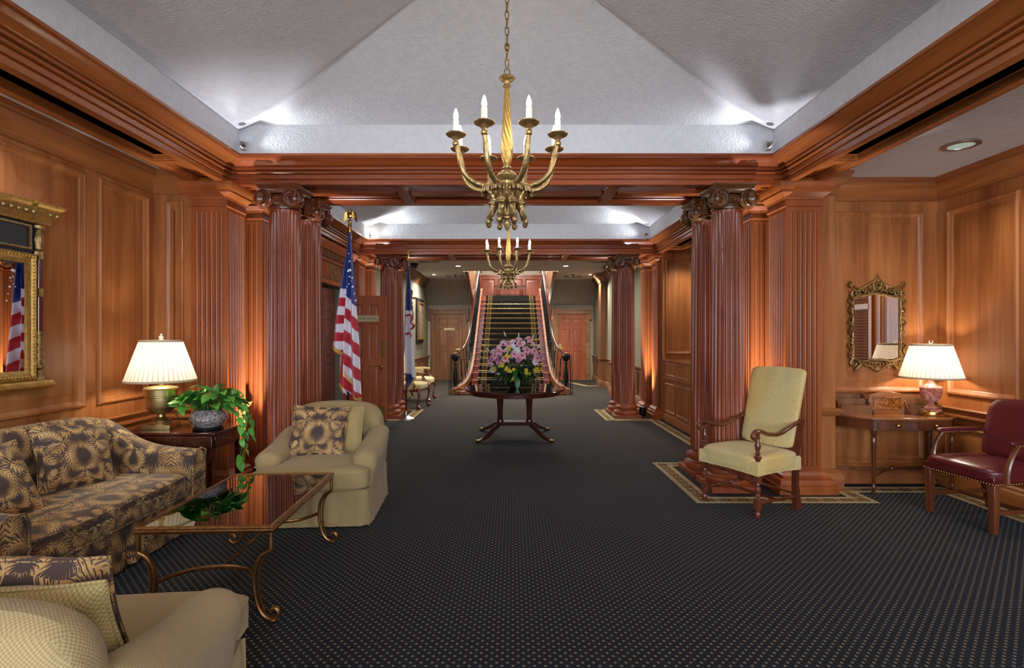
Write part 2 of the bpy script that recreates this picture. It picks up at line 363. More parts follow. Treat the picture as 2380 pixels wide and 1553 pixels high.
# ---------------------------------------------------------------- mesh helpers
class MB:
    def __init__(s): s.v = []; s.f = []; s.M = Matrix(); s.col = None
    def add(s, vs, fs):
        o = len(s.v); s.v += [tuple(s.M @ Vector(v)) for v in vs]; s.f += [tuple(i + o for i in f) for f in fs]; return s
    def box(s, x0, x1, y0, y1, z0, z1):
        return s.add([(x0, y0, z0), (x1, y0, z0), (x1, y1, z0), (x0, y1, z0), (x0, y0, z1), (x1, y0, z1), (x1, y1, z1), (x0, y1, z1)],
                     [(0, 3, 2, 1), (4, 5, 6, 7), (0, 1, 5, 4), (1, 2, 6, 5), (2, 3, 7, 6), (3, 0, 4, 7)])
    def quad(s, a, b, c, d): return s.add([a, b, c, d], [(0, 1, 2, 3)])
    def taper(s, cx, cy, z0, z1, a0, b0, a1, b1, dx=0, dy=0):
        return s.add([(cx - a0, cy - b0, z0), (cx + a0, cy - b0, z0), (cx + a0, cy + b0, z0), (cx - a0, cy + b0, z0),
                      (cx + dx - a1, cy + dy - b1, z1), (cx + dx + a1, cy + dy - b1, z1), (cx + dx + a1, cy + dy + b1, z1), (cx + dx - a1, cy + dy + b1, z1)],
                     [(0, 3, 2, 1), (4, 5, 6, 7), (0, 1, 5, 4), (1, 2, 6, 5), (2, 3, 7, 6), (3, 0, 4, 7)])
    def loft(s, rings, closed=True, cap=True):
        n = len(rings[0]); vs = [p for r in rings for p in r]; fs = []
        for i in range(len(rings) - 1):
            for j in range(n if closed else n - 1):
                k = (j + 1) % n; fs.append((i * n + j, i * n + k, (i + 1) * n + k, (i + 1) * n + j))
        if cap and closed: fs.append(tuple(range(n - 1, -1, -1))); fs.append(tuple((len(rings) - 1) * n + j for j in range(n)))
        return s.add(vs, fs)
    def lathe(s, prof, n=32, c=(0, 0), fn=None, ang=None):
        rings = []
        for r, z in prof:
            rings.append([(c[0] + (r if fn is None else fn(r, 2 * pi * j / n, z)) * cos(2 * pi * j / n), c[1] + (r if fn is None else fn(r, 2 * pi * j / n, z)) * sin(2 * pi * j / n), z) for j in range(n)])
        return s.loft(rings)
    def prism(s, poly, z0, z1):
        return s.loft([[(x, y, z0) for x, y in poly], [(x, y, z1) for x, y in poly]])
    def tube(s, pts, r, n=8, closed=False, lobes=0, twist=0, flat=None):
        P = [Vector(p) for p in pts]; m = len(P); rs = r if isinstance(r, (list, tuple)) else [r] * m
        up = None; rings = []; acc = 0
        for i in range(m):
            a = P[(i - 1) % m] if (closed or i) else P[0]; b = P[(i + 1) % m] if (closed or i < m - 1) else P[-1]
            t = (b - a).normalized()
            if up is None: up = Vector((0, 0, 1)) if abs(t.z) < .9 else Vector((1, 0, 0))
            nrm = (up - t * up.dot(t)).normalized(); up = nrm; bi = t.cross(nrm)
            if i: acc += (P[i] - P[i - 1]).length
            ring = []
            for j in range(n):
                th = 2 * pi * j / n
                q = rs[i] * (1 + (.24 * cos(lobes * (th + acc * twist)) if lobes else 0))
                f1, f2 = flat or (1, 1)
                ring.append(tuple(P[i] + (nrm * cos(th) * f1 + bi * sin(th) * f2) * q))
            rings.append(ring)
        if closed: rings.append(rings[0]); return s.loft(rings, cap=False)
        return s.loft(rings)
    def sweep(s, path, prof, closed=False, side=1):
        """mitred extrusion of profile [(d, z)] along plan path; d is measured to the left of travel * side"""
        n = len(path); rings = []
        for i in range(n):
            p = Vector(path[i]); a = Vector(path[(i - 1) % n]); b = Vector(path[(i + 1) % n])
            d1 = (p - a).normalized() if (closed or i > 0) else None; d2 = (b - p).normalized() if (closed or i < n - 1) else None
            if d1 is None: d1 = d2
            if d2 is None: d2 = d1
            n1 = Vector((-d1.y, d1.x)); n2 = Vector((-d2.y, d2.x)); m = (n1 + n2).normalized(); m = m / max(m.dot(n1), .2)
            rings.append([(p.x + m.x * d * side, p.y + m.y * d * side, z) for d, z in prof])
        if closed: rings.append(rings[0])
        return s.loft(rings, closed=True, cap=not closed)
    def rect_rings(s, x0, x1, z0, z1, prof, fill=False):
        """profile [(inset, protrusion)] round a rectangle in the local xz plane, protruding to -y"""
        rings = []
        for a, p in prof: rings.append([(x0 + a, -p, z0 + a), (x1 - a, -p, z0 + a), (x1 - a, -p, z1 - a), (x0 + a, -p, z1 - a)])
        s.loft(rings, cap=False)
        if fill: s.add(rings[-1], [(0, 1, 2, 3)])
        return s
    def softbox(s, c, h, n=5, res=10, puff=0, puffax=2):
        vs = []; fs = []; idx = {}
        def vert(p):
            k = tuple(round(q, 5) for q in p)
            if k not in idx:
                nn = sum(abs(q) ** n for q in p) ** (1 / n); q = [a / nn for a in p]
                pf = 1 + puff * (1 - q[(puffax + 1) % 3] ** 2) * (1 - q[(puffax + 2) % 3] ** 2); q[puffax] *= pf
                idx[k] = len(vs); vs.append((c[0] + q[0] * h[0], c[1] + q[1] * h[1], c[2] + q[2] * h[2]))
            return idx[k]
        for ax in range(3):
            for sg in (-1, 1):
                for i in range(res):
                    for j in range(res):
                        q = []
                        for a, b in ((i, j), (i + 1, j), (i + 1, j + 1), (i, j + 1)):
                            p = [0, 0, 0]; p[ax] = sg; p[(ax + 1) % 3] = math.tan((2 * a / res - 1) * pi / 4) ; p[(ax + 2) % 3] = math.tan((2 * b / res - 1) * pi / 4); q.append(vert(p))
                        fs.append(tuple(q) if sg > 0 else tuple(q[::-1]))
        return s.add(vs, fs)
    def ball(s, c, r, n=8, m=6, sc=(1, 1, 1)):
        rings = [[(c[0] + r * sc[0] * sin(pi * max(i, .02) / m if i < m else pi * .997) * cos(2 * pi * j / n), c[1] + r * sc[1] * sin(pi * max(i, .02) / m if i < m else pi * .997) * sin(2 * pi * j / n), c[2] - r * sc[2] * cos(pi * i / m)) for j in range(n)] for i in range(m + 1)]
        return s.loft(rings)
    def mesh(s, name, mat, angle=35):
        me = bpy.data.meshes.new(name); me.from_pydata(s.v, [], s.f)
        for p in me.polygons: p.use_smooth = True
        try: me.set_sharp_from_angle(angle=R(angle))
        except Exception: pass
        if mat is not None: me.materials.append(M[mat] if isinstance(mat, str) else mat)
        return me
    def build(s, name, mat, parent=None, bev=0, sub=0, angle=35, label=None, kind=None, fix=True):
        me = s.mesh(name, mat, angle)
        if fix:
            import bmesh
            b = bmesh.new(); b.from_mesh(me); bmesh.ops.recalc_face_normals(b, faces=b.faces); b.to_mesh(me); b.free()
        o = bpy.data.objects.new(name, me); COL.objects.link(o)
        if parent: o.parent = parent
        if bev:
            d = o.modifiers.new('bevel', 'BEVEL'); d.width = bev; d.segments = 2; d.limit_method = 'ANGLE'; d.angle_limit = R(40)
        if sub: d = o.modifiers.new('sub', 'SUBSURF'); d.levels = sub; d.render_levels = sub
        if label: o['label'] = label
        if kind: o['kind'] = kind
        return o
def B(x0, x1, y0, y1, z0, z1): return MB().box(x0, x1, y0, y1, z0, z1)
def tag(o, label, cat, group=None, kind=None):
    o['label'] = label; o['category'] = cat
    if group: o['group'] = group
    if kind: o['kind'] = kind
    return o
def thing(name, label, cat, loc=(0, 0, 0), rz=0, group=None):
    o = bpy.data.objects.new(name, None); COL.objects.link(o); o.empty_display_size = .1
    o.location = loc; o.rotation_euler = (0, 0, rz); return tag(o, label, cat, group)
def place(me, name, parent, loc=(0, 0, 0), rot=(0, 0, 0), sc=(1, 1, 1)):
    o = bpy.data.objects.new(name, me); COL.objects.link(o); o.parent = parent; o.location = loc; o.rotation_euler = rot; o.scale = sc; return o
def struct(name, mb, mat, label=None, **k):
    o = mb.build(name, mat, None, **k) if mb else bpy.data.objects.new(name, None)
    if not mb: COL.objects.link(o)
    o['kind'] = 'structure'
    o['label'] = label or name.replace('_', ' '); return o
def dup(root, loc, rz=0, label=None, group=None):
    def cp(o, par):
        c = o.copy(); COL.objects.link(c); c.parent = par
        for ch in o.children: cp(ch, c)
        return c
    r = cp(root, None); r.location = loc; r.rotation_euler = (0, 0, rz)
    if label: r['label'] = label
    if group: r['group'] = group
    return r
def frame_m(kind, o):
    """local x along the wall, local y into the wall, z up"""
    ex, ey = {'front': ((1, 0, 0), (0, 1, 0)), 'left': ((0, 1, 0), (-1, 0, 0)), 'right': ((0, -1, 0), (1, 0, 0)), 'back': ((-1, 0, 0), (0, -1, 0))}[kind]
    return Matrix(((ex[0], ey[0], 0, o[0]), (ex[1], ey[1], 0, o[1]), (ex[2], ey[2], 1, o[2]), (0, 0, 0, 1)))
MOLD = [(0, 0), (0, .018), (.008, .026), (.018, .026), (.026, .016), (.036, .012), (.046, .003), (.052, .003)]
def wall_panel(parent, Mx, x0, x1, z0, z1, mat='wall_v', mmat='wall_v', k=1.0, inner=.05):
    a = MB(); a.M = Mx; a.rect_rings(x0, x1, z0, z1, [(i * k, p * k) for i, p in MOLD]); mo = a.build('panel_molding', mmat, parent, fix=False)
    b = MB(); b.M = Mx; t = .052 * k
    b.rect_rings(x0 + t, x1 - t, z0 + t, z1 - t, [(0, .003), (inner * .35 * k, .003), (inner * k, .012 * k), (inner * k + .004, .012 * k)], fill=True)
    b.build('panel', mat, parent, fix=False)
def spiral(r0, r1, turns, n=40, y=0, sx=1):
    return [(sx * (r0 + (r1 - r0) * i / n) * cos(-2 * pi * turns * i / n + pi / 2), y, (r0 + (r1 - r0) * i / n) * sin(-2 * pi * turns * i / n + pi / 2)) for i in range(n + 1)]
def smooth_path(pts, n=6):
    P = [Vector(p) for p in pts]; out = []
    for i in range(len(P) - 1):
        p0 = P[max(i - 1, 0)]; p1 = P[i]; p2 = P[i + 1]; p3 = P[min(i + 2, len(P) - 1)]
        for k in range(n):
            t = k / n
            out.append(tuple(.5 * ((2 * p1) + (p2 - p0) * t + (2 * p0 - 5 * p1 + 4 * p2 - p3) * t * t + (3 * p1 - p0 - 3 * p2 + p3) * t ** 3)))
    out.append(tuple(P[-1])); return out
def interp(tab, x):
    if x <= tab[0][0]: return tab[0][1]
    for (a, b), (c, d) in zip(tab, tab[1:]):
        if x <= c: return b + (d - b) * (x - a) / (c - a)
    return tab[-1][1]
# ================================================================ the room
IN = 2.48; OUT = 2.79                                   # inner / outer edge of the long beams, measured from XC
ZS = 2.745                                              # soffit height
B0, B1, B2, B3, B4, B5 = .72, 1.49, 4.79, 5.56, 8.92, 9.69
XL = -3.22; XR = 4.04
fl = MB().box(-5.2, 5.2, -3.3, 23, -.12, 0); struct('floor', fl, 'carpet', 'dark carpet with small beige diamond dots')
floor = bpy.data.objects['floor']
# plain margins and gold key-pattern bands of the carpet
def band(path, side=1, closed=False, w=.165):
    """path is the outer (dotted field) edge; the band lies to its left * side"""
    a = MB().sweep(path, [(0, .004), (w, .004), (w, .0045), (0, .0045)], closed, side); a.build('carpet_band', 'gold_band', floor)
    b = MB()
    for d in (0, .026, w - .036, w - .012):
        b.sweep(path, [(d, .0046), (d + .010, .0046), (d + .010, .0056), (d, .0056)], closed, side)
    b.build('band_line', 'cream_line', floor)
    k = MB(); n = len(path)
    for i in range(n if closed else n - 1):
        p = Vector(path[i]); q = Vector(path[(i + 1) % n]); L = (q - p).length; t = (q - p) / L; nn = Vector((-t.y, t.x)) * side
        m = max(1, int((L - .1) / .13)); st = (L - .06) / m
        for j in range(m):
            s0 = .04 + j * st
            for (a0, a1, c0, c1) in ((0, .10, .046, .056), (0, .012, .056, .118), (.0, .075, .108, .118), (.064, .076, .075, .108), (.03, .076, .075, .085)):
                P = [p + t * (s0 + u) + nn * v for u, v in ((a0, c0), (a1, c0), (a1, c1), (a0, c1))]
                k.add([(x.x, x.y, .0052) for x in P], [(0, 1, 2, 3)])
    o = k.build('key_pattern', 'key', floor, fix=False); o['kind'] = 'stuff'
def margin(poly):
    MB().prism(poly, .001, .0028).build('plain_margin', 'navy', floor)
yb = 4.42
# right side border: round the near columns, back along the counter, round the far columns
margin([(1.6, yb + .05), (3.05, yb + .05), (3.05, 4.84), (3.88, 4.84), (3.88, -3), (4.1, -3), (4.1, 5.1), (2.5, 5.8), (1.6, 5.8)])
margin([(2.3, 5.75), (2.55, 5.75), (2.55, 8.8), (2.3, 8.8)]); margin([(1.6, 8.75), (2.6, 8.75), (2.6, 9.85), (1.6, 9.85)])
band([(3.80, -2.9), (3.80, 4.72), (3.06, 4.72), (3.06, yb), (1.545, yb), (1.545, 5.82), (2.26, 5.82), (2.26, 8.66), (1.55, 8.66), (1.55, 9.95), (2.3, 9.95)], side=-1)
# left side border
margin([(-1.68, yb + .05), (-3.1, yb + .05), (-3.1, 5.8), (-1.68, 5.8)]); margin([(-1.68, 8.7), (-2.7, 8.7), (-2.7, 9.9), (-1.68, 9.9)])
band([(-3.1, yb), (-1.625, yb), (-1.625, 5.82), (-2.34, 5.82), (-2.34, 8.66), (-1.62, 8.66), (-1.62, 9.95), (-2.45, 9.95)], side=1)
band([(1.72, 16.3), (1.72, 15.9), (2.1, 14.6), (2.45, 14.6)], side=-1, w=.14)

# ---- tray ceilings
ceil = struct('ceiling', MB().box(-5.2, 5.2, -3.3, B0 + .05, 2.98, 3.1), 'plaster', 'white textured plaster ceiling')
def tray(y0, y1):
    x0, x1 = XC - IN + .17, XC + IN - .17; a, b = y0 + .17, y1 - .17; zc, zi, c = 3.165, 3.218, .13
    zb = 2.95; m = MB(); ap = (XC, (y0 + y1) / 2, 3.79)
    top = [(x0, a, zc), (x0 + c, a, zi), (x1 - c, a, zi), (x1, a, zc), (x1, b, zc), (x1 - c, b, zi), (x0 + c, b, zi), (x0, b, zc)]
    bot = [(x0, a, zb), (x0 + c, a, zb), (x1 - c, a, zb), (x1, a, zb), (x1, b, zb), (x1 - c, b, zb), (x0 + c, b, zb), (x0, b, zb)]
    n = 8; vs = top + bot + [ap]
    fs = [(i, (i + 1) % n, (i + 1) % n + n, i + n) for i in range(n)] + [(i, (i + 1) % n, 16) for i in range(n)]
    m.add(vs, fs); m.build('ceiling_vault', 'plaster', ceil, angle=3, fix=False)
    # solid plaster outside so that no light leaks past
    MB().sweep([(x0 - .02, a - .02), (x1 + .02, a - .02), (x1 + .02, b + .02), (x0 - .02, b + .02)], [(0, 2.95), (.02, 2.95), (.02, 3.3), (0, 3.3)], True, -1).build('ceiling_curb', 'plaster', ceil)
tray(B1, B2); tray(B3, B4)
for n_, (x0, x1, y0, y1, z) in enumerate(((XL - .1, XC - OUT + .02, -3.3, B2 + .1, 2.86), (XC + OUT - .02, XR + .1, -3.3, 5.15, 2.86), (XC + OUT - .3, 5.2, 5.1, 9.0, 2.80), (-5.2, XC - OUT + .1, B2, 9.0, 2.80))):
    B(x0, x1, y0, y1, z, z + .08).build('ceiling_slab', 'plaster', ceil)
# hall ceiling with the stair opening
for x0, x1, y0, y1 in ((-2.7, 2.7, B5 - .05, 13.66), (-2.7, -1.21, 13.66, 15.85), (1.21, 2.7, 13.66, 15.85)):
    B(x0, x1, y0, y1, 3.03, 3.2).build('ceiling_slab', 'plaster', ceil)
B(-5, 5, 11, 23, 5.0, 5.1).build('ceiling_slab', 'plaster', ceil)

# ---- beams
PROF = [(.006, ZS), (.006, 2.782), (-.002, 2.786), (-.002, 2.79), (.020, 2.793), (.020, 2.824), (.008, 2.828), (.008, 2.833), (.030, 2.836), (.038, 2.844), (.038, 2.852), (.030, 2.858), (.018, 2.86), (.018, 2.865), (.052, 2.868), (.052, 2.884), (.044, 2.888), (.044, 2.892), (.068, 2.894), (.078, 2.902), (.10, 2.92), (.13, 2.932), (.155, 2.94), (.155, 2.946), (.176, 2.948), (.176, 2.968), (.165, 2.975), (-.003, 2.975), (-.003, ZS)]
tn = [0]
def trim(mb, mat, label, **k):
    tn[0] += 1; return struct('trim_%d' % tn[0], mb, mat, label, **k)
def ring(y0, y1, lab):
    x0, x1 = XC - IN, XC + IN
    for a, b, mat, nm in (((x0, y1), (x1, y1), 'beam_x', 'far'), ((x1, y0), (x0, y0), 'beam_x', 'near'), ((x1, y1), (x1, y0), 'beam_y', 'right'), ((x0, y0), (x0, y1), 'beam_y', 'left')):
        # mitred ends: profile runs along one side only
        p, q = Vector(a), Vector(b); t = (q - p).normalized(); nn = Vector((t.y, -t.x))
        rings = []
        for e, sg in ((p, 1), (q, -1)): rings.append([tuple((e + nn * d + t * d * sg)) + (z,) for d, z in PROF])
        m = MB().loft(rings); trim(m, mat, f'{lab}, {nm} side')
ring(B1, B2, 'stepped cherry cornice of the nearer ceiling tray'); ring(B3, B4, 'stepped cherry cornice of the farther ceiling tray')
def soffit(x0, x1, y0, y1, splits, axis, mat, lab, bw=.075):
    """coffered underside: boards round recessed panels"""
    m = MB(); top = ZS + .06
    if axis == 'x': y0 += .004; y1 -= .004
    else: x0 += .004; x1 -= .004
    z0, z1 = ZS, top
    if axis == 'x':
        m.box(x0, x1, y0, y0 + bw, z0, z1); m.box(x0, x1, y1 - bw, y1, z0, z1); cuts = [x0 + .01] + splits + [x1 - .01]
        for c in cuts: m.box(c - .045, c + .045, y0 + bw, y1 - bw, z0, z1)
    else:
        m.box(x0, x0 + bw, y0, y1, z0, z1); m.box(x1 - bw, x1, y0, y1, z0, z1); cuts = [y0 + .01] + splits + [y1 - .01]
        for c in cuts: m.box(x0 + bw, x1 - bw, c - .045, c + .045, z0, z1)
    o = trim(m, mat, lab)
    for a, b in zip(cuts, cuts[1:]):
        u0, u1 = a + .045, b - .045
        r = (u0, u1, y0 + bw, y1 - bw) if axis == 'x' else (x0 + bw, x1 - bw, u0, u1)
        pm = MB()
        w_ = r[3] - r[2]
        def rr(i, z): return [(r[0] + i, r[2] + i, z), (r[1] - i, r[2] + i, z), (r[1] - i, r[3] - i, z), (r[0] + i, r[3] - i, z)]
        pm.loft([rr(0, ZS + .005), rr(.012, ZS + .01), rr(.02, ZS + .03), rr(.035, ZS + .04)], cap=False); pm.build('soffit_molding', mat, o, fix=False)
        pm2 = MB(); pm2.add(rr(.03, ZS + .045), [(0, 1, 2, 3)])
        if axis == 'x' and w_ > .4:
            my = (r[2] + r[3]) / 2; pm2.box(r[0] + .03, r[1] - .03, my - .055, my + .055, ZS + .012, ZS + .05)
        pm2.build('soffit_panel', mat, o, fix=False)
for i, (a, b, l_) in enumerate(((B0, B1, 'near'), (B2, B3, 'middle'), (B4, B5, 'far'))):
    soffit(XC - OUT, XC + OUT, a, b, [XC - IN + .19, -1.03, .95, XC + IN - .19], 'x', 'beam_x', f'coffered underside of the {l_} cross beam')
    B(XC - OUT, XC + OUT, a + .03, b - .03, ZS + .055, 3.3).build('beam_core', 'beam_x', bpy.data.objects['trim_%d' % tn[0]])
trim(B(XC - IN, XC + IN, B5 - .04, B5, ZS, 3.04), 'beam_x', 'hall face of the far cross beam')
for y0, y1 in ((B1, B2), (B3, B4)):
    for s in (-1, 1):
        a, b = sorted((XC + s * IN, XC + s * OUT))
        soffit(a, b, y0, y1, [y1 - .62 if y1 < 5 else y1 - .5, y0 + .5], 'y', 'beam_y', f'panelled underside of the {"left" if s < 0 else "right"} long beam, {"near" if y1 < 5 else "far"} bay', .055)
        o = bpy.data.objects['trim_%d' % tn[0]]
        B(a + .02, b - .02, y0, y1, ZS + .055, 3.3).build('beam_core', 'beam_y', o)
        e = XC + s * OUT
        MB().sweep([(e, y0), (e, y1)], [(0, ZS), (.0, 2.87), (.03, 2.87), (.03, 2.85), (.012, 2.83), (.012, ZS + .012), (.006, ZS)], False, 1 if s < 0 else -1).build('outer_molding', 'beam_y', o)
# plaster between beam top and aisle ceilings is closed by the slabs

# ---- walls
LEFT = frame_m('left', (XL, 0, 0)); RIGHT = frame_m('right', (XR, 0, 0))
AISLE_CROWN = [(0, 2.66), (.012, 2.665), (.012, 2.70), (.02, 2.71), (.03, 2.74), (.05, 2.765), (.075, 2.785), (.09, 2.80), (.09, 2.82), (.10, 2.825), (.11, 2.86), (0, 2.86)]
CHAIR_RAIL = [(0, .60), (.02, .605), (.02, .635), (.03, .645), (.045, .66), (.045, .675), (.03, .685), (.03, .70), (.055, .72), (.06, .735), (.05, .745), (0, .745)]
BASE = [(0, 0), (.05, 0), (.05, .13), (.04, .145), (.03, .15), (.03, .17), (.015, .185), (0, .19)]
def runs(wall, path, side=1, rail=True, crown=True, mat='wall_y'):
    if crown: MB().sweep(path, AISLE_CROWN, False, side).build('crown_molding', mat, wall)
    if rail: MB().sweep(path, CHAIR_RAIL, False, side).build('chair_rail', mat, wall)
    MB().sweep(path, BASE, False, side).build('base_molding', mat, wall)
wl = struct('wall_left', B(XL - .12, XL, -3.3, B2 + .06, 0, 2.9), 'wall_v', 'left wall of cherry raised panels')
runs(wl, [(XL, B2), (XL, -3.2)], 1)
for a, b in ((4.15, 4.72), (2.35, 4.02), (.75, 2.2), (-.9, .6), (-2.8, -1.05)):
    wall_panel(wl, LEFT, a, b, .855, 2.62, k=1.15); wall_panel(wl, LEFT, a, b, .22, .57, k=.8)
wc = struct('wall_left_return', B(XL, XC - 2.80, B2 + .01, B2 + .1, 0, 2.9), 'wall_v', 'narrow panelled wall return beside the left pilaster')
FR = frame_m('front', (0, B2 + .01, 0)); wall_panel(wc, FR, -3.10, -2.94, .80, 2.60, k=.8); wall_panel(wc, FR, -3.14, -2.9, .22, .57, k=.7)
runs(wc, [(XC - 2.8, B2 + .01), (XL + .0, B2 + .01)], 1, mat='wall_x')
wr = struct('wall_right', B(XR, XR + .12, -3.3, 5.2, 0, 2.9), 'wall_v', 'right wall of cherry raised panels')
runs(wr, [(XR, 5.05), (XR, -3.2)], -1)
for a, b in ((-4.92, -4.22), (-3.45, -2.0), (-1.85, -.4), (-.25, 1.2), (1.35, 2.8)):
    wall_panel(wr, RIGHT, a, b, .855, 2.55, k=1.25)
for a, b in ((-4.95, -4.05), (-3.9, -2.0), (-1.85, -.4), (-.25, 1.2), (1.35, 2.8)): wall_panel(wr, RIGHT, a, b, .22, .57, k=.8)
wrb = struct('wall_right_back', B(2.7, XR + .1, 5.05, 5.2, 0, 2.9), 'wall_v', 'panelled wall behind the writing desk')
FRB = frame_m('front', (0, 5.05, 0)); wall_panel(wrb, FRB, 2.98, 3.90, .855, 2.56, k=1.15); wall_panel(wrb, FRB, 3.0, 3.9, .22, .57, k=.8)
runs(wrb, [(XR, 5.05), (2.9, 5.05)], 1, mat='wall_x')
# shuttered window in the right wall, seen in the small mirror
wn = struct('window_1', None, None, 'louvred wooden shutters in the right wall'); 
sh = MB(); sh.M = RIGHT; sh.rect_rings(-4.10, -3.50, .95, 2.4, [(0, 0), (0, .03), (.05, .03), (.05, .005)]); sh.build('shutter_frame', 'wall_v', wn)
sl = MB(); sl.M = RIGHT; sl.taper(0, 0, -.003, .003, .23, .022, .23, .022); me = None
for i in range(40):
    z = 1.02 + i * .034
    if abs(z - 1.72) < .03: continue
    b_ = MB(); b_.box(-.235, .235, -.004, .004, -.018, .018)
    if me is None: me = b_.mesh('shutter_slat', 'wall_y')
    o = place(me, 'shutter_slat', wn, (XR - .016, 3.8, z), (R(-35), 0, pi / 2))
b_ = MB(); b_.M = RIGHT; b_.box(-4.05, -3.55, -.035, -.005, 1.69, 1.75).build('shutter_rail', 'wall_v', wn)
# near end wall with three tall windows
wb = MB()
xs = [-5.2, -2.65, -1.35, -.05, 1.25, 2.35, 3.65, 5.2]
for i in range(0, 8, 2): wb.box(xs[i], xs[i + 1], -3.3, -3.18, 0, 3)
for i in (1, 3, 5): wb.box(xs[i], xs[i + 1], -3.3, -3.18, 0, .5); wb.box(xs[i], xs[i + 1], -3.3, -3.18, 2.65, 3)
wbk = struct('wall_near_end', wb, 'wall_v', 'near end wall with three tall windows')
for n_, i in enumerate((1, 3, 5)):
    wn2 = struct('window_%d' % (n_ + 2), B(xs[i], xs[i + 1], -3.32, -3.3, .5, 2.65), 'sky', 'tall daylit window behind the camera')
    m = MB()
    for xx in (xs[i], (xs[i] + xs[i + 1]) / 2 - .02, xs[i + 1] - .04): m.box(xx, xx + .04, -3.26, -3.22, .5, 2.65)
    for zz in (.5, 1.2, 1.9, 2.61): m.box(xs[i], xs[i + 1], -3.26, -3.22, zz, zz + .04)
    m.build('window_frame', 'white', wn2)
# second bay, left: wall with the dining room doorway
XD = -2.70
w2 = MB(); w2.box(XD - .1, XD, 5.5, 6.6, 0, 2.8); w2.box(XD - .1, XD, 8.6, 8.95, 0, 2.8); w2.box(XD - .1, XD, 6.6, 8.6, 2.14, 2.8); w2.box(XD - .3, XD - .22, 6.4, 8.8, 0, 2.3)
w2.box(XD - .25, XD - .1, 6.5, 6.6, 0, 2.2); w2.box(XD - .25, XD - .1, 8.6, 8.7, 0, 2.2)
wl2 = struct('wall_left_bay', w2, 'paper', 'left wall of the second bay around the doorway')
# rear recess behind piers (both sides)
# right side of second bay: reception recess
wa = MB(); wa.box(2.5, 4.9, 8.76, 8.86, 0, 2.8); wrc = struct('wall_recess_far', wa, 'wall_v', 'panelled far wall of the reception recess')
FA = frame_m('front', (0, 8.76, 0)); wall_panel(wrc, FA, 2.54, 2.98, 1.08, 2.63, k=1.1); wall_panel(wrc, FA, 3.1, 4.2, 1.08, 2.63, k=1.1)
struct('wall_recess_side', B(4.8, 4.9, 5.1, 8.8, 0, 2.8), 'wall_v', 'side wall of the reception recess')
struct('wall_recess_near', B(2.7, 4.9, 5.2, 5.62, 0, 2.8), 'wall_v', 'near wall of the reception recess')
# ---- stair hall
XH = 2.56
hall = []
for s, nm in ((-1, 'left'), (1, 'right')):
    a, b = sorted((s * XH, s * (XH + .12)))
    h = struct('wall_hall_' + nm, B(a, b, 9.78, 16.6, 0, 3.03), 'paper', f'{nm} hall wall with green grasscloth over a wainscot'); hall.append(h)
    def crown_rail(path, sd):
        MB().sweep(path, [(0, 2.78), (.02, 2.785), (.02, 2.82), (.04, 2.85), (.10, 2.93), (.15, 2.96), (.16, 3.0), (.17, 3.03), (0, 3.03)], False, sd).build('crown_molding', 'oak', h)
        MB().sweep(path, [(0, 0), (.05, 0), (.05, .14), (.03, .17), (.012, .18), (.012, .70), (.03, .71), (.05, .735), (.055, .76), (0, .765)], False, sd).build('wainscot', 'oak', h)
    if s < 0: crown_rail([(-XH, 16.5), (-XH, 9.75)], 1)
    else:
        # two projecting piers on the right
        crown_rail([(XH, 16.5), (XH, 14.55), (XH - .16, 14.55), (XH - .16, 14.2), (XH, 14.2), (XH, 12.6), (XH - .2, 12.6), (XH - .2, 12.0), (XH, 12.0), (XH, 9.75)], -1)
        B(XH - .16, XH, 14.2, 14.55, 0, 3.03).build('pier', 'oak', h); B(XH - .2, XH, 12.0, 12.6, 0, 3.03).build('pier', 'paper', h)
    FM = frame_m('left' if s < 0 else 'right', (s * XH - s * .012, 0, 0))
    for k in range(9):
        y0 = 9.95 + k * .72
        if s < 0 or not (11.9 < y0 + .3 < 12.8 or 14.0 < y0 + .3 < 14.9):
            wall_panel(h, FM, *((y0, y0 + .6) if s < 0 else (-y0 - .6, -y0)), .22, .66, 'oak', 'oak', k=.7)
he = struct('wall_hall_end', MB(), 'paper_x', 'far wall of the stair hall with striped grasscloth')
for s in (-1, 1):
    a, b = sorted((s * 1.1, s * (XH + .1)))
    B(a, b, 16.5, 16.6, 0, 3.4).build('wall_section', 'paper_x', he)
    a, b = sorted((s * 1.16, s * XH))
    MB().add([(a, 15.72, 3.04), (b, 15.72, 3.04), (b, 16.48, 2.32), (a, 16.48, 2.32), (a, 16.5, 3.04), (b, 16.5, 3.04)], [(0, 1, 2, 3), (0, 3, 4), (1, 5, 2), (0, 4, 5, 1)]).build('sloped_bulkhead', 'paper_x', he)
    # timber cheek of the stair opening
    c = s * 1.14
    MB().loft([[(c - .035, 13.9, 3.04), (c - .035, 14.35, 3.3), (c - .035, 16.62, 3.3), (c - .035, 16.62, 2.22), (c - .035, 16.3, 2.24)], [(c + .035, 13.9, 3.04), (c + .035, 14.35, 3.3), (c + .035, 16.62, 3.3), (c + .035, 16.62, 2.22), (c + .035, 16.3, 2.24)]]).build('opening_cheek', 'oak', he)
    B(min(s * 1.2, s * 1.3), max(s * 1.2, s * 1.3), 13.6, 23, 3.03, 5.05).build('upper_wall', 'paper_x', he) if False else None
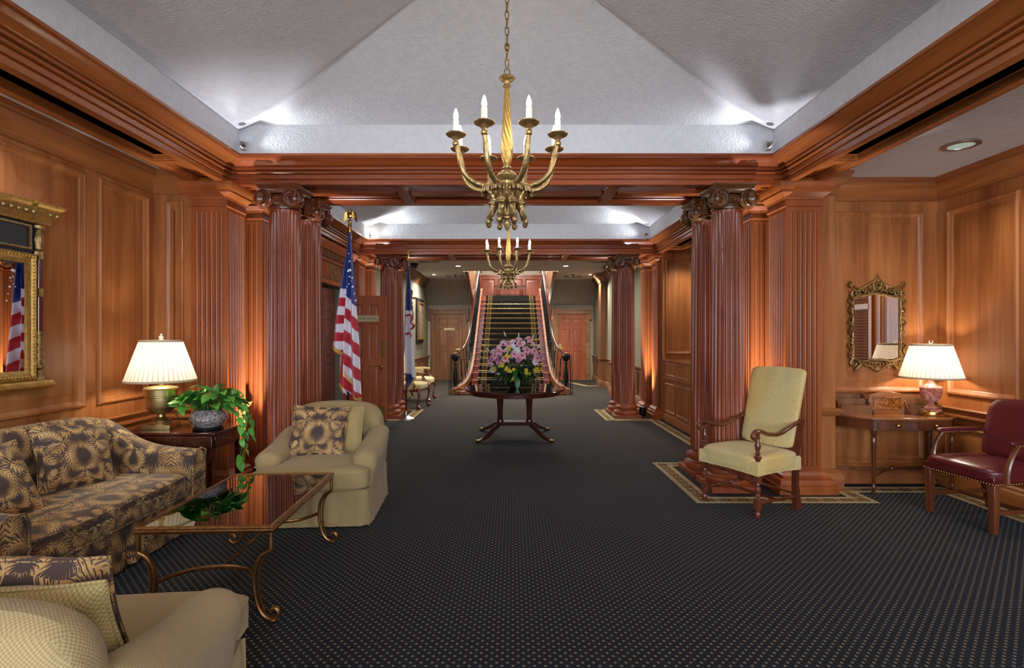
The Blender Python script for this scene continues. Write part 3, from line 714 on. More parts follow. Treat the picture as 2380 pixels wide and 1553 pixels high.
# upper landing
wu = struct('wall_landing', B(-2.0, 2.0, 22.5, 22.6, 2.4, 5.1), 'paper_x', 'upper landing wall, red panelled dado below wallpaper')
B(-1.95, 1.95, 22.44, 22.5, 2.6, 3.9).build('dado', 'redwood', wu)
B(-1.95, 1.95, 22.40, 22.5, 3.84, 3.92).build('dado_rail', 'redwood', wu)
FU = frame_m('front', (0, 22.44, 0))
for a, b in ((-1.9, -1.35), (-1.25, -.65), (-.55, .5), (.6, 1.2), (1.3, 1.9)): wall_panel(wu, FU, a, b, 2.8, 3.75, 'redwood', 'redwood', k=1.2)
for s in (-1, 1):
    a, b = sorted((s * 1.95, s * 2.05)); struct('wall_landing_' + ('left' if s < 0 else 'right'), B(a, b, 16.6, 22.5, 2.4, 5.1), 'paper_x', 'side wall of the upper landing')
    a, b = sorted((s * 1.15, s * 2.05)); struct('wall_stairwell_back_' + ('left' if s < 0 else 'right'), B(a, b, 16.6, 16.7, 3.0, 5.1), 'paper_x', 'wall beside the stairwell')
    a, b = sorted((s * 1.21, s * 1.31)); struct('wall_stairwell_' + ('left' if s < 0 else 'right'), B(a, b, 13.6, 16.7, 3.2, 5.1), 'paper_x', 'side wall of the stairwell above the opening')
struct('wall_stairwell_front', B(-1.31, 1.31, 13.55, 13.66, 3.2, 5.1), 'paper_x', 'front wall of the stairwell above the opening')
struct('floor_landing', B(-2, 2, 17.05, 22.6, 2.5, 2.635), 'runner', 'carpeted upper landing floor')

# ================================================================ columns
def fluted_ring(r, n=24, depth=.30):
    out = []
    p = 2 * pi * r / n
    for k in range(n):
        a = 2 * pi * k / n; half = pi / n * .74
        out.append((r * cos(a - pi / n + .0), r * sin(a - pi / n)))
        for j in range(5):
            t = j / 4; an = a + (t * 2 - 1) * half; dd = p * depth * sin(pi * t) ** .6 if 0 < t < 1 else 0
            out.append(((r - dd) * cos(an), (r - dd) * sin(an)))
    return out
def make_column(mat_shaft, mat_cap, label, group):
    t = thing('fluted_column', label, 'column', (0, 0, 0), 0, group)
    B(-.215, .215, -.215, .215, 0, .055).build('plinth', mat_shaft, t, bev=.003)
    MB().lathe([(.205, .055), (.212, .075), (.212, .10), (.2, .118), (.178, .125), (.168, .14), (.172, .155), (.188, .162), (.192, .18), (.186, .195), (.165, .2), (.16, .212), (.152, .222)], 48).build('column_base', mat_shaft, t)
    m = MB(); rings = []
    for z, r, d in ((.215, .150, .0), (.232, .150, .02), (.25, .150, .42), (.9, .149, .42), (1.6, .144, .42), (2.2, .138, .42), (2.49, .134, .42), (2.51, .134, .02), (2.545, .134, 0)):
        rings.append([(x, y, z) for x, y in fluted_ring(r, 24, d)])
    m.loft(rings, cap=False); m.build('shaft', mat_shaft, t, angle=50, fix=True)
    MB().lathe([(.134, 2.53), (.148, 2.535), (.150, 2.545), (.140, 2.555), (.140, 2.57), (.165, 2.60), (.175, 2.62), (.165, 2.64), (.14, 2.66)], 40).build('echinus', mat_cap, t)
    eg = MB()
    for k in range(24):
        a = 2 * pi * k / 24; eg.ball((.168 * cos(a), .168 * sin(a), 2.607), .017, 6, 5, (.8, .8, 1.3))
    eg.build('egg_molding', mat_cap, t)['kind'] = 'stuff'
    # abacus with hollowed sides
    ab = MB()
    def sq(h, z, hol=.02):
        o = []
        for k in range(4):
            a = k * pi / 2
            for j in range(8):
                u = -h + 2 * h * j / 8; v = -h + hol * cos(pi * u / (2 * h))
                o.append((u * cos(a) - v * sin(a), u * sin(a) + v * cos(a), z))
        return o
    ab.loft([sq(.175, 2.685), sq(.178, 2.698), sq(.170, 2.702), sq(.176, 2.715), sq(.190, 2.73), sq(.195, 2.745)]); ab.build('abacus', mat_cap, t, angle=30)
    bd = MB()
    for k in range(4):
        bd.M = Matrix.Rotation(k * pi / 2, 4, 'Z')
        bd.loft([[(x, -.155 - .008 * cos(x * 9), 2.665 - .0 * x), (x, -.155, 2.69), (x, -.10, 2.69), (x, -.10, 2.665)] for x in (-.12, -.06, 0, .06, .12)])
        for sg in (-1, 1): bd.tube([(sg * .13, -.13, 2.64), (0, -.155, 2.685)], .006, 6)
    bd.build('channel_band', mat_cap, t)
    vm = MB(); vm.M = Matrix()
    vm.loft([[(r * cos(2 * pi * j / 32), yy, r * sin(2 * pi * j / 32)) for j in range(32)] for r, yy in ((.062, .03), (.067, .022), (.067, -.006), (.060, -.012), (.055, -.006), (.02, -.010))])
    sp = spiral(.060, .008, 2.4, 64, -.012)
    vm.tube(sp, [.0085 - .004 * i / 64 for i in range(65)], 6); vm.ball((0, -.014, 0), .011, 8, 6)
    me = vm.mesh('volute', mat_cap)
    vm2 = MB(); vm2.v = [(-a, b, c) for a, b, c in vm.v]; vm2.f = [f[::-1] for f in vm.f]; me2 = vm2.mesh('volute', mat_cap)
    for k in range(4):
        for sg, mm in ((1, me), (-1, me2)):
            mx = Matrix.Rotation(k * pi / 2, 4, 'Z') @ Matrix.Translation((sg * .126, -.168, 2.612)) @ Matrix.Rotation(sg * R(12), 4, 'Z') @ Matrix.Scale(1.24, 4)
            o = place(mm, 'volute', t); o.matrix_local = mx
    lf = MB()
    for k in range(4):
        a = pi / 4 + k * pi / 2; lf.M = Matrix.Rotation(a, 4, 'Z')
        lf.tube([(.16, 0, 2.67), (.2, 0, 2.655), (.218, 0, 2.62), (.205, 0, 2.58), (.185, 0, 2.565)], [.012, .026, .03, .022, .01], 8)
    lf.build('corner_leaf', mat_cap, t)
    return t
CXL, CXR = -2.075, 1.99
names = {(-1, 0): 'nearest of the four fluted columns on the left', (-1, 1): 'left fluted column just behind the nearest left one', (-1, 2): 'third fluted column along the left side, behind the two flags', (-1, 3): 'farthest fluted column on the left beside the flag base',
         (1, 0): 'nearest fluted column on the right, behind the tall yellow chair', (1, 1): 'right fluted column just behind the nearest right one', (1, 2): 'far right fluted column standing in front of its twin', (1, 3): 'farthest fluted column on the right, before the hall'}
protoL = make_column('column', 'capital_red', names[(-1, 0)], 'fluted columns along the left side'); 
protoL.location = (CXL, 4.91, 0)
for k, y in ((1, 5.44), (2, 9.07), (3, 9.60)): dup(protoL, (CXL, y, 0), 0, names[(-1, k)])
protoR = make_column('column', 'capital', names[(1, 0)], 'fluted columns along the right side'); protoR.location = (CXR, 4.91, 0)
for k, y in ((1, 5.44), (2, 9.07), (3, 9.60)): dup(protoR, (CXR if k < 2 else CXR - .03, y, 0), 0, names[(1, k)])

# ---------------------------------------------------------------- fluted pilasters
def flute_poly(x0, x1, y0, y1, sides, pitch=.043, r=.0165, mar=.03):
    pts = []
    C = [((x0, y0), (x1, y0), 'f'), ((x1, y0), (x1, y1), 'r'), ((x1, y1), (x0, y1), 'b'), ((x0, y1), (x0, y0), 'l')]
    for a, b, nm in C:
        a = Vector(a); b = Vector(b); L = (b - a).length; t = (b - a) / L; inn = Vector((-t.y, t.x))
        pts.append(tuple(a))
        if nm in sides:
            n = int((L - 2 * mar + .01) / pitch); st = (L - 2 * mar) / n
            for k in range(n):
                c = a + t * (mar + st * (k + .5))
                for j in range(7):
                    th = pi * j / 6; pts.append(tuple(c - t * r * cos(th) + inn * r * 1.0 * sin(th)))
    return pts
def make_pilaster(s, w, d, sides, label, loc, group):
    """s=+1: room side is at local -x; local origin at inner front corner"""
    t = thing('fluted_pilaster', label, 'pilaster', loc, 0, group)
    x0, x1 = (0, w) if s > 0 else (-w, 0)
    MB().prism(flute_poly(x0, x1, 0, d, sides), .235, 2.50).build('fluted_shaft', 'pier', t, angle=50)
    MB().box(x0, x1, 0, d, .19, .235).build('pilaster_foot', 'pier', t); MB().box(x0, x1, 0, d, 2.50, ZS).build('pilaster_block', 'pier', t)
    path = [(x0, d), (x0, 0), (x1, 0), (x1, d)]
    MB().sweep(path, [(0, 0), (.10, 0), (.10, .075), (.085, .08), (.085, .10), (.075, .125), (.05, .135), (.05, .16), (.03, .18), (.0, .195)], False, -1).build('pilaster_base', 'pier', t)
    MB().sweep(path, [(0, 2.535), (.012, 2.54), (.012, 2.552), (0, 2.556)], False, -1).build('necking', 'pier', t)
    MB().sweep(path, [(0, 2.595), (.01, 2.60), (.015, 2.62), (.045, 2.645), (.06, 2.655), (.06, 2.675), (.07, 2.685), (.085, 2.72), (.085, ZS), (0, ZS)], False, -1).build('pilaster_cap', 'pier', t)
    return t
for y0, dn, k in ((4.74, 'near', 0), (8.88, 'far', 1)):
    make_pilaster(1, .32, .33, 'fl', f'fluted pilaster on the right, {"behind the tall yellow chair back" if not k else "at the end of the reception counter"}', (2.44, y0, 0), 'right fluted pilasters')
    make_pilaster(1, .34, .33, 'fl', f'narrow inner pilaster behind the {dn} right fluted one', (2.37, y0 + .52, 0), 'right fluted pilasters')
    make_pilaster(-1, .32, .33, 'fr', f'fluted pilaster on the left, {"behind the trailing plant" if not k else "behind the open red door"}', (-2.52, y0, 0), 'left fluted pilasters')
    make_pilaster(-1, .34, .33, 'fr', f'narrow inner pilaster behind the {dn} left fluted one', (-2.45, y0 + .52, 0), 'left fluted pilasters')
    for s in (-1, 1):
        a, b = sorted((s * 2.60, s * 2.85)); q = struct(f'wall_link_{"left" if s < 0 else "right"}_{dn}', B(a, b, y0 + .3, y0 + .55, 0, ZS + .05), 'pier', f'plain wall between the {dn} pair of {"left" if s < 0 else "right"} pilasters')
        MB().sweep([(s * 2.6, y0 + .33), (s * 2.6, y0 + .52)], [(0, .68), (.03, .69), (.05, .72), (.06, .745), (.0, .75)], False, s).build('chair_rail', 'wall_y', q)
pp = MB().box(2.76, 2.94, 4.83, 5.06, 0, 2.87); q = struct('wall_right_pier', pp, 'wall_v', 'plain wall pier right of the fluted pilaster')
MB().sweep([(2.76, 4.83), (2.94, 4.83), (2.94, 5.05)], BASE, False, -1).build('base_molding', 'wall_x', q)
MB().sweep([(2.76, 4.83), (2.94, 4.83), (2.94, 5.05)], [(0, .66), (.02, .67), (.045, .70), (.05, .73), (0, .74)], False, -1).build('chair_rail', 'wall_x', q)
MB().sweep([(2.76, 4.83), (2.94, 4.83), (2.94, 5.05)], AISLE_CROWN, False, -1).build('crown_molding', 'wall_x', q)

# ---------------------------------------------------------------- doorway of the dining room (left, second bay)
def six_panel(parent, Mx, x0, w, h, mat, th=.045, face=1):
    """panels of a six-panel leaf on the local -y face"""
    r = [(.10, .115, .70), (.93, 1.02, 1.52), (1.62, 1.70, 1.90)]
    pw = (w - .11 * 2 - .10) / 2
    for z0, z1 in ((.24 * h / 2.03, .90 * h / 2.03), (1.0 * h / 2.03, 1.58 * h / 2.03), (1.68 * h / 2.03, 1.90 * h / 2.03)):
        for k in range(2):
            a = x0 + .11 + k * (pw + .10)
            mo = MB(); mo.M = Mx; mo.rect_rings(a, a + pw, z0, z1, [(0, 0), (.004, .006), (.012, .004), (.02, -.008), (.03, -.008), (.055, .002), (.06, .002)], fill=True)
            mo.build('door_panel', mat, parent, fix=False)
def door_leaf(parent_name, Mx, w, h, mat, label, x0=0):
    """slab with real openings behind every panel"""
    pw = (w - .32) / 2; xs = [0, .11, .11 + pw, .21 + pw, .21 + 2 * pw, w]; zz = [0] + [q * h / 2.03 for q in (.24, .90, 1.0, 1.58, 1.68, 1.90)] + [h]
    m = MB(); m.M = Mx
    for i in (0, 2, 4): m.box(x0 + xs[i], x0 + xs[i + 1], 0, .045, 0, h)
    for j in range(0, 8, 2):
        for i in (1, 3): m.box(x0 + xs[i], x0 + xs[i + 1], 0, .045, zz[j], zz[j + 1])
    m.box(x0 + .05, x0 + w - .05, .018, .03, .05, h - .05)
    d = struct(parent_name, m, mat, label); six_panel(d, Mx, x0, w, h, mat); return d
# closed pair inside the opening
CM = frame_m('left', (XD - .12, 0, .01))
door_leaf('door_1', CM, .96, 2.1, 'redwood', 'dark panelled door leaf inside the dining room doorway', 7.60)
door_leaf('door_2', CM, .96, 2.1, 'redwood', 'nearer dark panelled door leaf inside the doorway', 6.62)
pz = MB(); pz.M = CM; pz.tube([(7.72, -.01, .98), (7.72, -.06, 1.0), (7.72, -.06, 1.16), (7.72, -.01, 1.18)], .008, 8).build('pull_handle', 'brass', bpy.data.objects['door_1'])
# casing, frieze and dentil cornice
dc = thing('carved_door_surround', 'carved wooden door surround with dentil cornice and urn, left of the big flag', 'door surround', (XD, 7.6, 0))
m = MB()
for a, b in ((-1.14, -1.0), (1.0, 1.14)): m.box(-.005, .06, a, b, 0, 2.14)
m.build('casing', 'doorred', dc, bev=.004)
B(-.005, .05, -1.2, 1.2, 2.14, 2.20).build('architrave', 'doorred', dc, bev=.006)
B(-.005, .04, -1.18, 1.18, 2.20, 2.46).build('frieze', 'oak', dc)
m = MB()
for k in range(46):
    y = -.86 + k * .026
    if y < .20: m.box(.04, .05, y, y + .013, 2.23, 2.44)
m.build('reeded_band', 'doorred', dc)['kind'] = 'stuff'
m = MB(); mx = Matrix.Translation((.045, .42, 2.33)) @ Matrix.Rotation(pi / 2, 4, 'Y')
m.box(.04, .05, .26, .60, 2.22, 2.45); m.lathe([(.003, 2.24), (.03, 2.245), (.01, 2.26), (.03, 2.28), (.05, 2.31), (.055, 2.34), (.03, 2.355), (.045, 2.37), (.02, 2.39), (.004, 2.40)], 16, (.045, .42))
for sg in (-1, 1): m.tube([(.06, .42 + sg * .05, 2.36), (.06, .42 + sg * .09, 2.38), (.06, .42 + sg * .09, 2.33), (.06, .42 + sg * .05, 2.30)], .008, 6)
m.build('carved_urn', 'oak', dc)
MB().sweep([(0, -1.18), (0, 1.18)], [(0, 2.46), (.06, 2.465), (.07, 2.49), (.075, 2.59), (.13, 2.60), (.15, 2.63), (.19, 2.67), (.20, 2.70), (0, 2.70)], False, -1).build('cornice', 'doorred', dc)
den = B(.07, .125, -.032, .032, 2.50, 2.59).mesh('dentil', 'oak')
for k in range(20): place(den, 'dentil', dc, (0, -1.1 + k * .115, 0))
# open leaf facing the camera
OM = frame_m('front', (0, 8.62, .01))
od = door_leaf('door_3', OM, .66, 2.02, 'doorred', 'open reddish six-panel door with brass name plate', -2.67)
m = MB(); m.M = OM; m.box(-2.50, -2.13, -.006, 0, 1.60, 1.70); m.build('name_plate', 'signbrass', od)
def text(s, name, size, loc, rot, mat, parent, ext=.0006, align='LEFT'):
    c = bpy.data.curves.new(name, 'FONT'); c.body = s; c.size = size; c.extrude = ext; c.align_x = align; c.materials.append(M[mat])
    o = bpy.data.objects.new(name, c); COL.objects.link(o); o.parent = parent; o.location = loc; o.rotation_euler = rot; return o
text('t Taft Dining Room', 'sign_lettering', .042, (-2.495, 8.611, 1.647), (pi / 2, 0, 0), 'ink', od)
m = MB(); m.M = OM; m.box(-2.10, -2.02, -.006, 0, 1.02, 1.30); m.build('push_plate', 'brass', od)
m = MB(); m.M = OM; m.box(-2.65, -2.04, -.004, 0, .02, .22); m.build('kick_plate', 'brass_old', od)
m = MB(); m.ball((-2.07, 8.555, .88), .028, 12, 8); m.tube([(-2.07, 8.62, .88), (-2.07, 8.57, .88)], .012, 8); m.build('door_knob', 'brass', od)

# ---------------------------------------------------------------- hall doors
for s, nm, mat, cas, x0 in ((-1, 'door_4', 'oak', 'oak', -2.33), (1, 'door_5', 'doorred', 'oak_x', 1.46)):
    HM = frame_m('front', (0, 16.46, 0))
    d = door_leaf(nm, HM, .84, 2.03, mat, 'brown oak six-panel door left of the stairs' if s < 0 else 'red six-panel door right of the stairs', x0)
    m = MB(); m.M = HM
    for a, b in ((x0 - .14, x0 - .005), (x0 + .845, x0 + .98)): m.box(a, b, -.035, .04, 0, 2.06)
    m.box(x0 - .14, x0 + .98, -.035, .04, 2.035, 2.17)
    for sg, a in ((-1, x0 - .20), (1, x0 + .96)): m.box(a, a + .08, -.045, .04, 1.86, 2.17)
    m.box(x0 - .2, x0 + 1.04, -.05, .04, 2.14, 2.20); m.build('door_casing', cas, d, bev=.006)
    if s < 0:
        m = MB(); m.M = HM; m.box(x0 + .27, x0 + .60, -.008, 0, 1.54, 1.605).build('name_plate', 'signbrass', d)
        text('PRIVATE', 'sign_lettering', .04, (x0 + .335, 16.45, 1.558), (pi / 2, 0, 0), 'ink', d) if False else None
        m = MB(); m.tube([(x0 + .77, 16.46, .95), (x0 + .77, 16.40, .95), (x0 + .66, 16.40, .95)], .014, 8).build('lever_handle', 'brass', d)
    else:
        m = MB(); m.M = HM; m.box(x0 + .02, x0 + .10, -.006, 0, .92, 1.12).build('lock_plate', 'signbrass', d)
        m = MB(); m.tube([(x0 + .06, 16.46, .98), (x0 + .06, 16.40, .98), (x0 + .13, 16.40, .98)], .012, 8).build('lever_handle', 'brass', d)
        m = MB(); m.M = HM
        for z in (.25, 1.0, 1.78): m.box(x0 + .835, x0 + .85, -.012, 0, z, z + .1)
        m.build('hinge', 'brass', d); m = MB(); m.M = HM; m.box(x0, x0 + .84, -.05, .01, 0, .012).build('door_sill', 'steel', d)
sc = thing('wall_sconce', 'small lit white sconce on the hall wall beside the red door', 'wall light', (1.17, 16.42, 1.8)); m = MB().box(-.05, .05, 0, .06, -.03, .22); m.build('back_plate', 'white', sc); B(-.035, .035, -.04, 0, 0, .19).build('lens', 'led', sc, bev=.01)
# ================================================================ reception counter (right recess)
rc = thing('reception_counter', 'panelled wooden reception counter between the two right column groups', 'counter', (2.52, 5.72, 0))
B(0, .06, 0, 3.0, 0, .97).build('counter_front', 'wall_v', rc)
B(-.03, .75, -.02, 3.04, .97, 1.0).build('counter_top', 'desk', rc, bev=.006)
B(-.015, .0, -.01, 3.0, .66, .69).build('counter_rail', 'wall_y', rc, bev=.004)
B(-.03, .0, -.01, 3.0, .69, .715).build('counter_rail', 'wall_y', rc, bev=.004)
B(-.03, 0, -.01, 3.0, 0, .12).build('counter_base', 'wall_y', rc, bev=.008)
CF = frame_m('right', (0, 0, 0))
for k in range(5):
    y0 = .06 + k * .59
    wall_panel(rc, CF, -y0 - .52, -y0, .16, .62, 'wall_v', 'wall_v', k=.75); wall_panel(rc, CF, -y0 - .52, -y0, .74, .94, 'wall_v', 'wall_v', k=.55)
# ================================================================ staircase
st = thing('staircase', 'wide straight staircase rising to the red panelled landing', 'staircase', (0, 12.51, 0))
HR, TR, NS = .155, .28, 16
stepm = None
for k in range(1, NS + 1):
    w_ = .94
    b_ = MB()
    if k == 1:
        pts = [(1.22 * cos(a), .02 + .26 * sin(a) - .02) for a in [pi + pi * j / 1 * 0 for j in (0,)]]
        poly = [(-1.26, .30), (-1.30, .12), (-1.26, .0), (-1.15, -.06), (-.9, -.08), (.9, -.08), (1.15, -.06), (1.26, 0), (1.30, .12), (1.26, .30)]
        b_.prism(poly, 0, .125).prism([(x * 1.015, y * 1.02 - .01) for x, y in poly], .125, HR)
    else:
        b_.box(-w_, w_, (k - 1) * TR, k * TR + .02, 0 if k < 4 else (k - 2) * HR - .05, k * HR - .03).box(-w_, w_, (k - 1) * TR - .025, k * TR + .02, k * HR - .03, k * HR)
    b_.build('step', 'redwood' if k > 1 else 'oak_x', st, bev=.004)
B(-.94, .94, NS * TR, NS * TR + .05, NS * HR - .1, 17 * HR - .01).build('riser', 'redwood', st)
def runner_path():
    P = [(-.085, .0)]
    for k in range(1, NS + 1):
        y = (k - 1) * TR - (.09 if k == 1 else .03)
        P += [(y - .004, k * HR - .01), (y, k * HR + .006), (k * TR - .006, k * HR + .006)]
    P += [(NS * TR - .006, 17 * HR + .008), (NS * TR + .3, 17 * HR + .008)]
    P[0] = (-.1, .0); return P
RP = runner_path()
def strip(x0, x1, off):
    m = MB(); m.loft([[(x0, y - off, z + off), (x1, y - off, z + off)] for y, z in RP], closed=False, cap=False); return m
strip(-.78, .78, .002).build('stair_runner', 'runner', st, angle=20)
strip(-.94, -.78, .0).build('riser_tile', 'redwood', st) if False else None
for s in (-1, 1):
    for a, b, mat, nm, off in ((.60, .70, 'key', 'runner_border', .004), (.590, .602, 'gold_band', 'runner_line', .006), (.698, .710, 'gold_band', 'runner_line', .006)):
        x0, x1 = sorted((s * a, s * b)); strip(x0, x1, off).build(nm, mat, st, angle=20)
    km = MB()
    for (y0, z0), (y1, z1) in zip(RP, RP[1:]):
        L = sqrt((y1 - y0) ** 2 + (z1 - z0) ** 2)
        if L < .08: continue
        n = int(L / .045)
        for j in range(n):
            for (u0, u1, a, b) in ((.1, .8, .615, .625), (.1, .25, .625, .675), (.1, .6, .675, .685), (.5, .6, .645, .675)):
                q = [(j + u0) / n, (j + u1) / n]
                pts = [(s * a, y0 + (y1 - y0) * q[0] - .007, z0 + (z1 - z0) * q[0] + .007), (s * b, y0 + (y1 - y0) * q[0] - .007, z0 + (z1 - z0) * q[0] + .007),
                       (s * b, y0 + (y1 - y0) * q[1] - .007, z0 + (z1 - z0) * q[1] + .007), (s * a, y0 + (y1 - y0) * q[1] - .007, z0 + (z1 - z0) * q[1] + .007)]
                km.add(pts, [(0, 1, 2, 3)])
    km.build('runner_key_pattern', 'gold_band', st, fix=False)['kind'] = 'stuff'
rod = MB().tube([(-.80, 0, 0), (.80, 0, 0)], .009, 8); rod.ball((-.81, 0, 0), .016, 8, 6).ball((.81, 0, 0), .016, 8, 6); rme = rod.mesh('carpet_rod', 'brass')
for k in range(1, NS): place(rme, 'carpet_rod', st, (0, k * TR - .012, k * HR + .034))
SP = [(1.33, -.16, .12, .20), (1.24, -.04, .16, .20), (1.10, .18, .27, .12), (1.01, .45, .46, .07), (.975, .8, .68, .05), (.965, 1.4, 1.01, .05), (.965, 4.5, 2.74, .05), (.965, 5.0, 2.80, .05)]
for s in (-1, 1):
    sp = smooth_path([(a, b, c) for a, b, c, d in SP], 5); m = MB(); rings = []; rings2 = []
    for (x, y, z) in sp:
        zb = 0 if y < 1 else max(0, (y - .9) * HR / TR - .1); th = .035
        rings.append([(s * (x - th), y, zb), (s * (x + th), y, zb), (s * (x + th), y, z), (s * (x - th), y, z)])
        rings2.append([(s * (x - .05), y, z - .005), (s * (x + .055), y, z - .005), (s * (x + .055), y, z + .022), (s * (x - .05), y, z + .022)])
    m.loft(rings); m.build('stringer', 'oak', st); MB().loft(rings2).build('stringer_cap', 'oak', st)
cp_ = MB().prism([(x * 1.0, y) for x, y in [(-1.42, .28), (-1.44, .05), (-1.36, -.12), (-1.2, -.19), (-1.0, -.2), (1.0, -.2), (1.2, -.19), (1.36, -.12), (1.44, .05), (1.42, .28)]], 0, .10); cp_.build('curtail_base', 'oak', st, bev=.02)
RAIL = [(1.36, .02, .93), (1.30, -.02, .95), (1.22, .10, .99), (1.12, .30, 1.10), (1.04, .62, 1.34), (1.02, 1.0, 1.60), (1.02, 1.6, 1.94), (1.02, 4.5, 3.52), (1.02, 5.0, 3.60), (1.04, 6.5, 3.60)]
for s, nm in ((-1, 'left'), (1, 'right')):
    g = thing('stair_railing', f'black iron stair railing with polished wood handrail on the {nm}', 'railing', (0, 12.51, 0), 0, 'stair railings')
    rp = [(s * x, y, z) for x, y, z in smooth_path(RAIL, 8)]
    MB().tube(rp, .032, 10, flat=(.8, 1.1)).build('handrail', 'mahogany', g)
    zr = lambda y: interp([(b, c) for a, b, c in RAIL[1:]], y); xr = lambda y: interp([(b, a) for a, b, c in RAIL[1:]], y)
    zs_ = lambda y: interp([(b, c) for a, b, c, d in SP], y); xs_ = lambda y: interp([(b, a) for a, b, c, d in SP], y)
    k = 0; y = .12
    while y < 4.6:
        a, b = s * xs_(y), s * xr(y); z0, z1 = zs_(y), zr(y); mb = MB().tube([(a, y, z0), (a * .5 + b * .5, y, (z0 + z1) / 2), (b, y, z1)], .008, 6)
        for t in (.35, .65): mb.ball((a + (b - a) * t, y, z0 + (z1 - z0) * t), .018, 6, 5)
        if k % 2 == 0:
            for sg in (-1, 1):
                c = [(a + (b - a) * .5, y + sg * (.045 + .02 * sin(q)), z0 + (z1 - z0) * (.22 + .14 * q)) for q in [i * .5 for i in range(9)]]; mb.tube(c, .007, 5)
        mb.build('baluster', 'iron', g); y += .14; k += 1
    nx, ny = s * 1.30, .06
    MB().lathe([(.03, .12), (.045, .15), (.028, .19), (.05, .28), (.055, .42), (.035, .62), (.025, .70), (.045, .73), (.03, .76), (.06, .82), (.07, .88), (.03, .92)], 16, (nx, ny)).build('newel', 'iron', g)
    for i, (dx, dy) in enumerate(((.1, -.06), (.16, 0), (.13, .09), (.04, .12), (-.06, .1), (.05, -.1))):
        MB().tube([(nx + s * dx, ny + dy, .0), (nx + s * dx * .95, ny + dy * .9, .5), (nx + s * dx * .8, ny + dy * .8, .92)], .007, 6).build('baluster', 'iron', g)
    mb = MB()
    for i in range(8):
        a = 2 * pi * i / 8; mb.tube([(nx + .03 * cos(a), ny + .03 * sin(a), .78), (nx + .075 * cos(a), ny + .075 * sin(a), .83), (nx + .09 * cos(a), ny + .09 * sin(a), .88), (nx + .07 * cos(a), ny + .07 * sin(a), .90)], .010, 5)
    mb.build('newel_scroll', 'iron', g)
    m = MB(); m.tube([(s * 1.25, 3.3, 3.15), (s * 1.2, 3.8, 3.6), (s * 1.2, 4.4, 3.7)], .02, 8)
    m.build('upper_rail', 'iron', g)
# console table on the landing
ct = thing('console_table', 'dark wooden console table on the upper landing', 'table', (-.04, 21.8, 2.635))
B(-.66, .66, -.2, .2, .72, .76).build('tabletop', 'mahogany', ct, bev=.01); B(-.6, .6, -.17, .17, .58, .72).build('apron', 'mahogany', ct)
for x in (-.58, .58):
    for y in (-.15, .15): MB().taper(x, y, 0, .6, .018, .018, .03, .03).build('leg', 'mahogany_v', ct)
# ================================================================ hall ceiling fittings
hl = None
def downlight(loc, label, cat='ceiling light', r=.06, lens='led', name='recessed_downlight', rim='white'):
    t = thing(name, label, cat, loc); MB().lathe([(r, 0), (r * 1.45, -.004), (r * 1.45, -.010), (r * 1.02, -.012), (r, 0)], 32).build('trim_ring', rim, t); MB().lathe([(.001, -.004), (r * 1.02, -.004), (r * 1.02, -.007), (.001, -.007)], 24).build('lens', lens, t); return t
downlight((-1.24, 12.6, 3.03), 'lit round downlight in the hall ceiling, nearer one left of the stairs')
downlight((1.3, 12.6, 3.03), 'lit round downlight in the hall ceiling, nearer one right of the stairs')
downlight((-2.07, 14.4, 3.03), 'small lit downlight in the hall ceiling by the left wall', r=.045)
downlight((2.15, 14.4, 3.03), 'small lit downlight in the hall ceiling by the right wall', r=.045)
downlight((3.46, 4.1, 2.86), 'greenish recessed downlight in the right aisle ceiling', r=.085, lens='dim_lens', rim='steel')
downlight((2.77, 8.3, 2.80), 'tiny lit downlight above the reception counter panel', r=.03)
def vent(loc, label):
    t = thing('ceiling_vent', label, 'vent', loc); m = MB()
    for i in range(4): q = .06 + i * .045; m.sweep([(-q, -q), (q, -q), (q, q), (-q, q)], [(0, -.004), (.014, -.016), (.012, -.018), (-.002, -.006)], True, 1)
    m.build('louvre', 'white', t)['kind'] = 'stuff'; B(-.22, .22, -.22, .22, -.006, 0).build('vent_plate', 'black', t); return t
vent((-1.82, 11.8, 3.03), 'square ceiling vent near the left wall of the hall, nearer one'); vent((-1.55, 14.9, 3.03), 'square ceiling vent before the left hall door')
vent((2.0, 11.8, 3.03), 'square ceiling vent near the right wall of the hall, nearer one'); vent((1.75, 14.9, 3.03), 'square ceiling vent before the right hall door')
sd = thing('sprinkler_head', 'dark sprinkler head under the hall ceiling before the left door', 'sprinkler', (-1.5, 14.5, 3.03)); MB().lathe([(.03, 0), (.03, -.02), (.012, -.03), (.012, -.06), (.035, -.07), (.001, -.075)], 12).build('deflector', 'black', sd)
dup(sd, (1.7, 14.5, 3.03), 0, 'dark sprinkler head under the hall ceiling before the red door')
cm = thing('dome_camera', 'black dome camera on the hall ceiling at the left cornice', 'camera', (-2.2, 12.2, 3.03)); MB().lathe([(.09, 0), (.09, -.05), (.08, -.055)], 24).build('housing', 'black', cm); MB().lathe([(.075, -.05), (.07, -.08), (.045, -.11), (.003, -.125)], 24).build('dome', 'green_vase', cm)
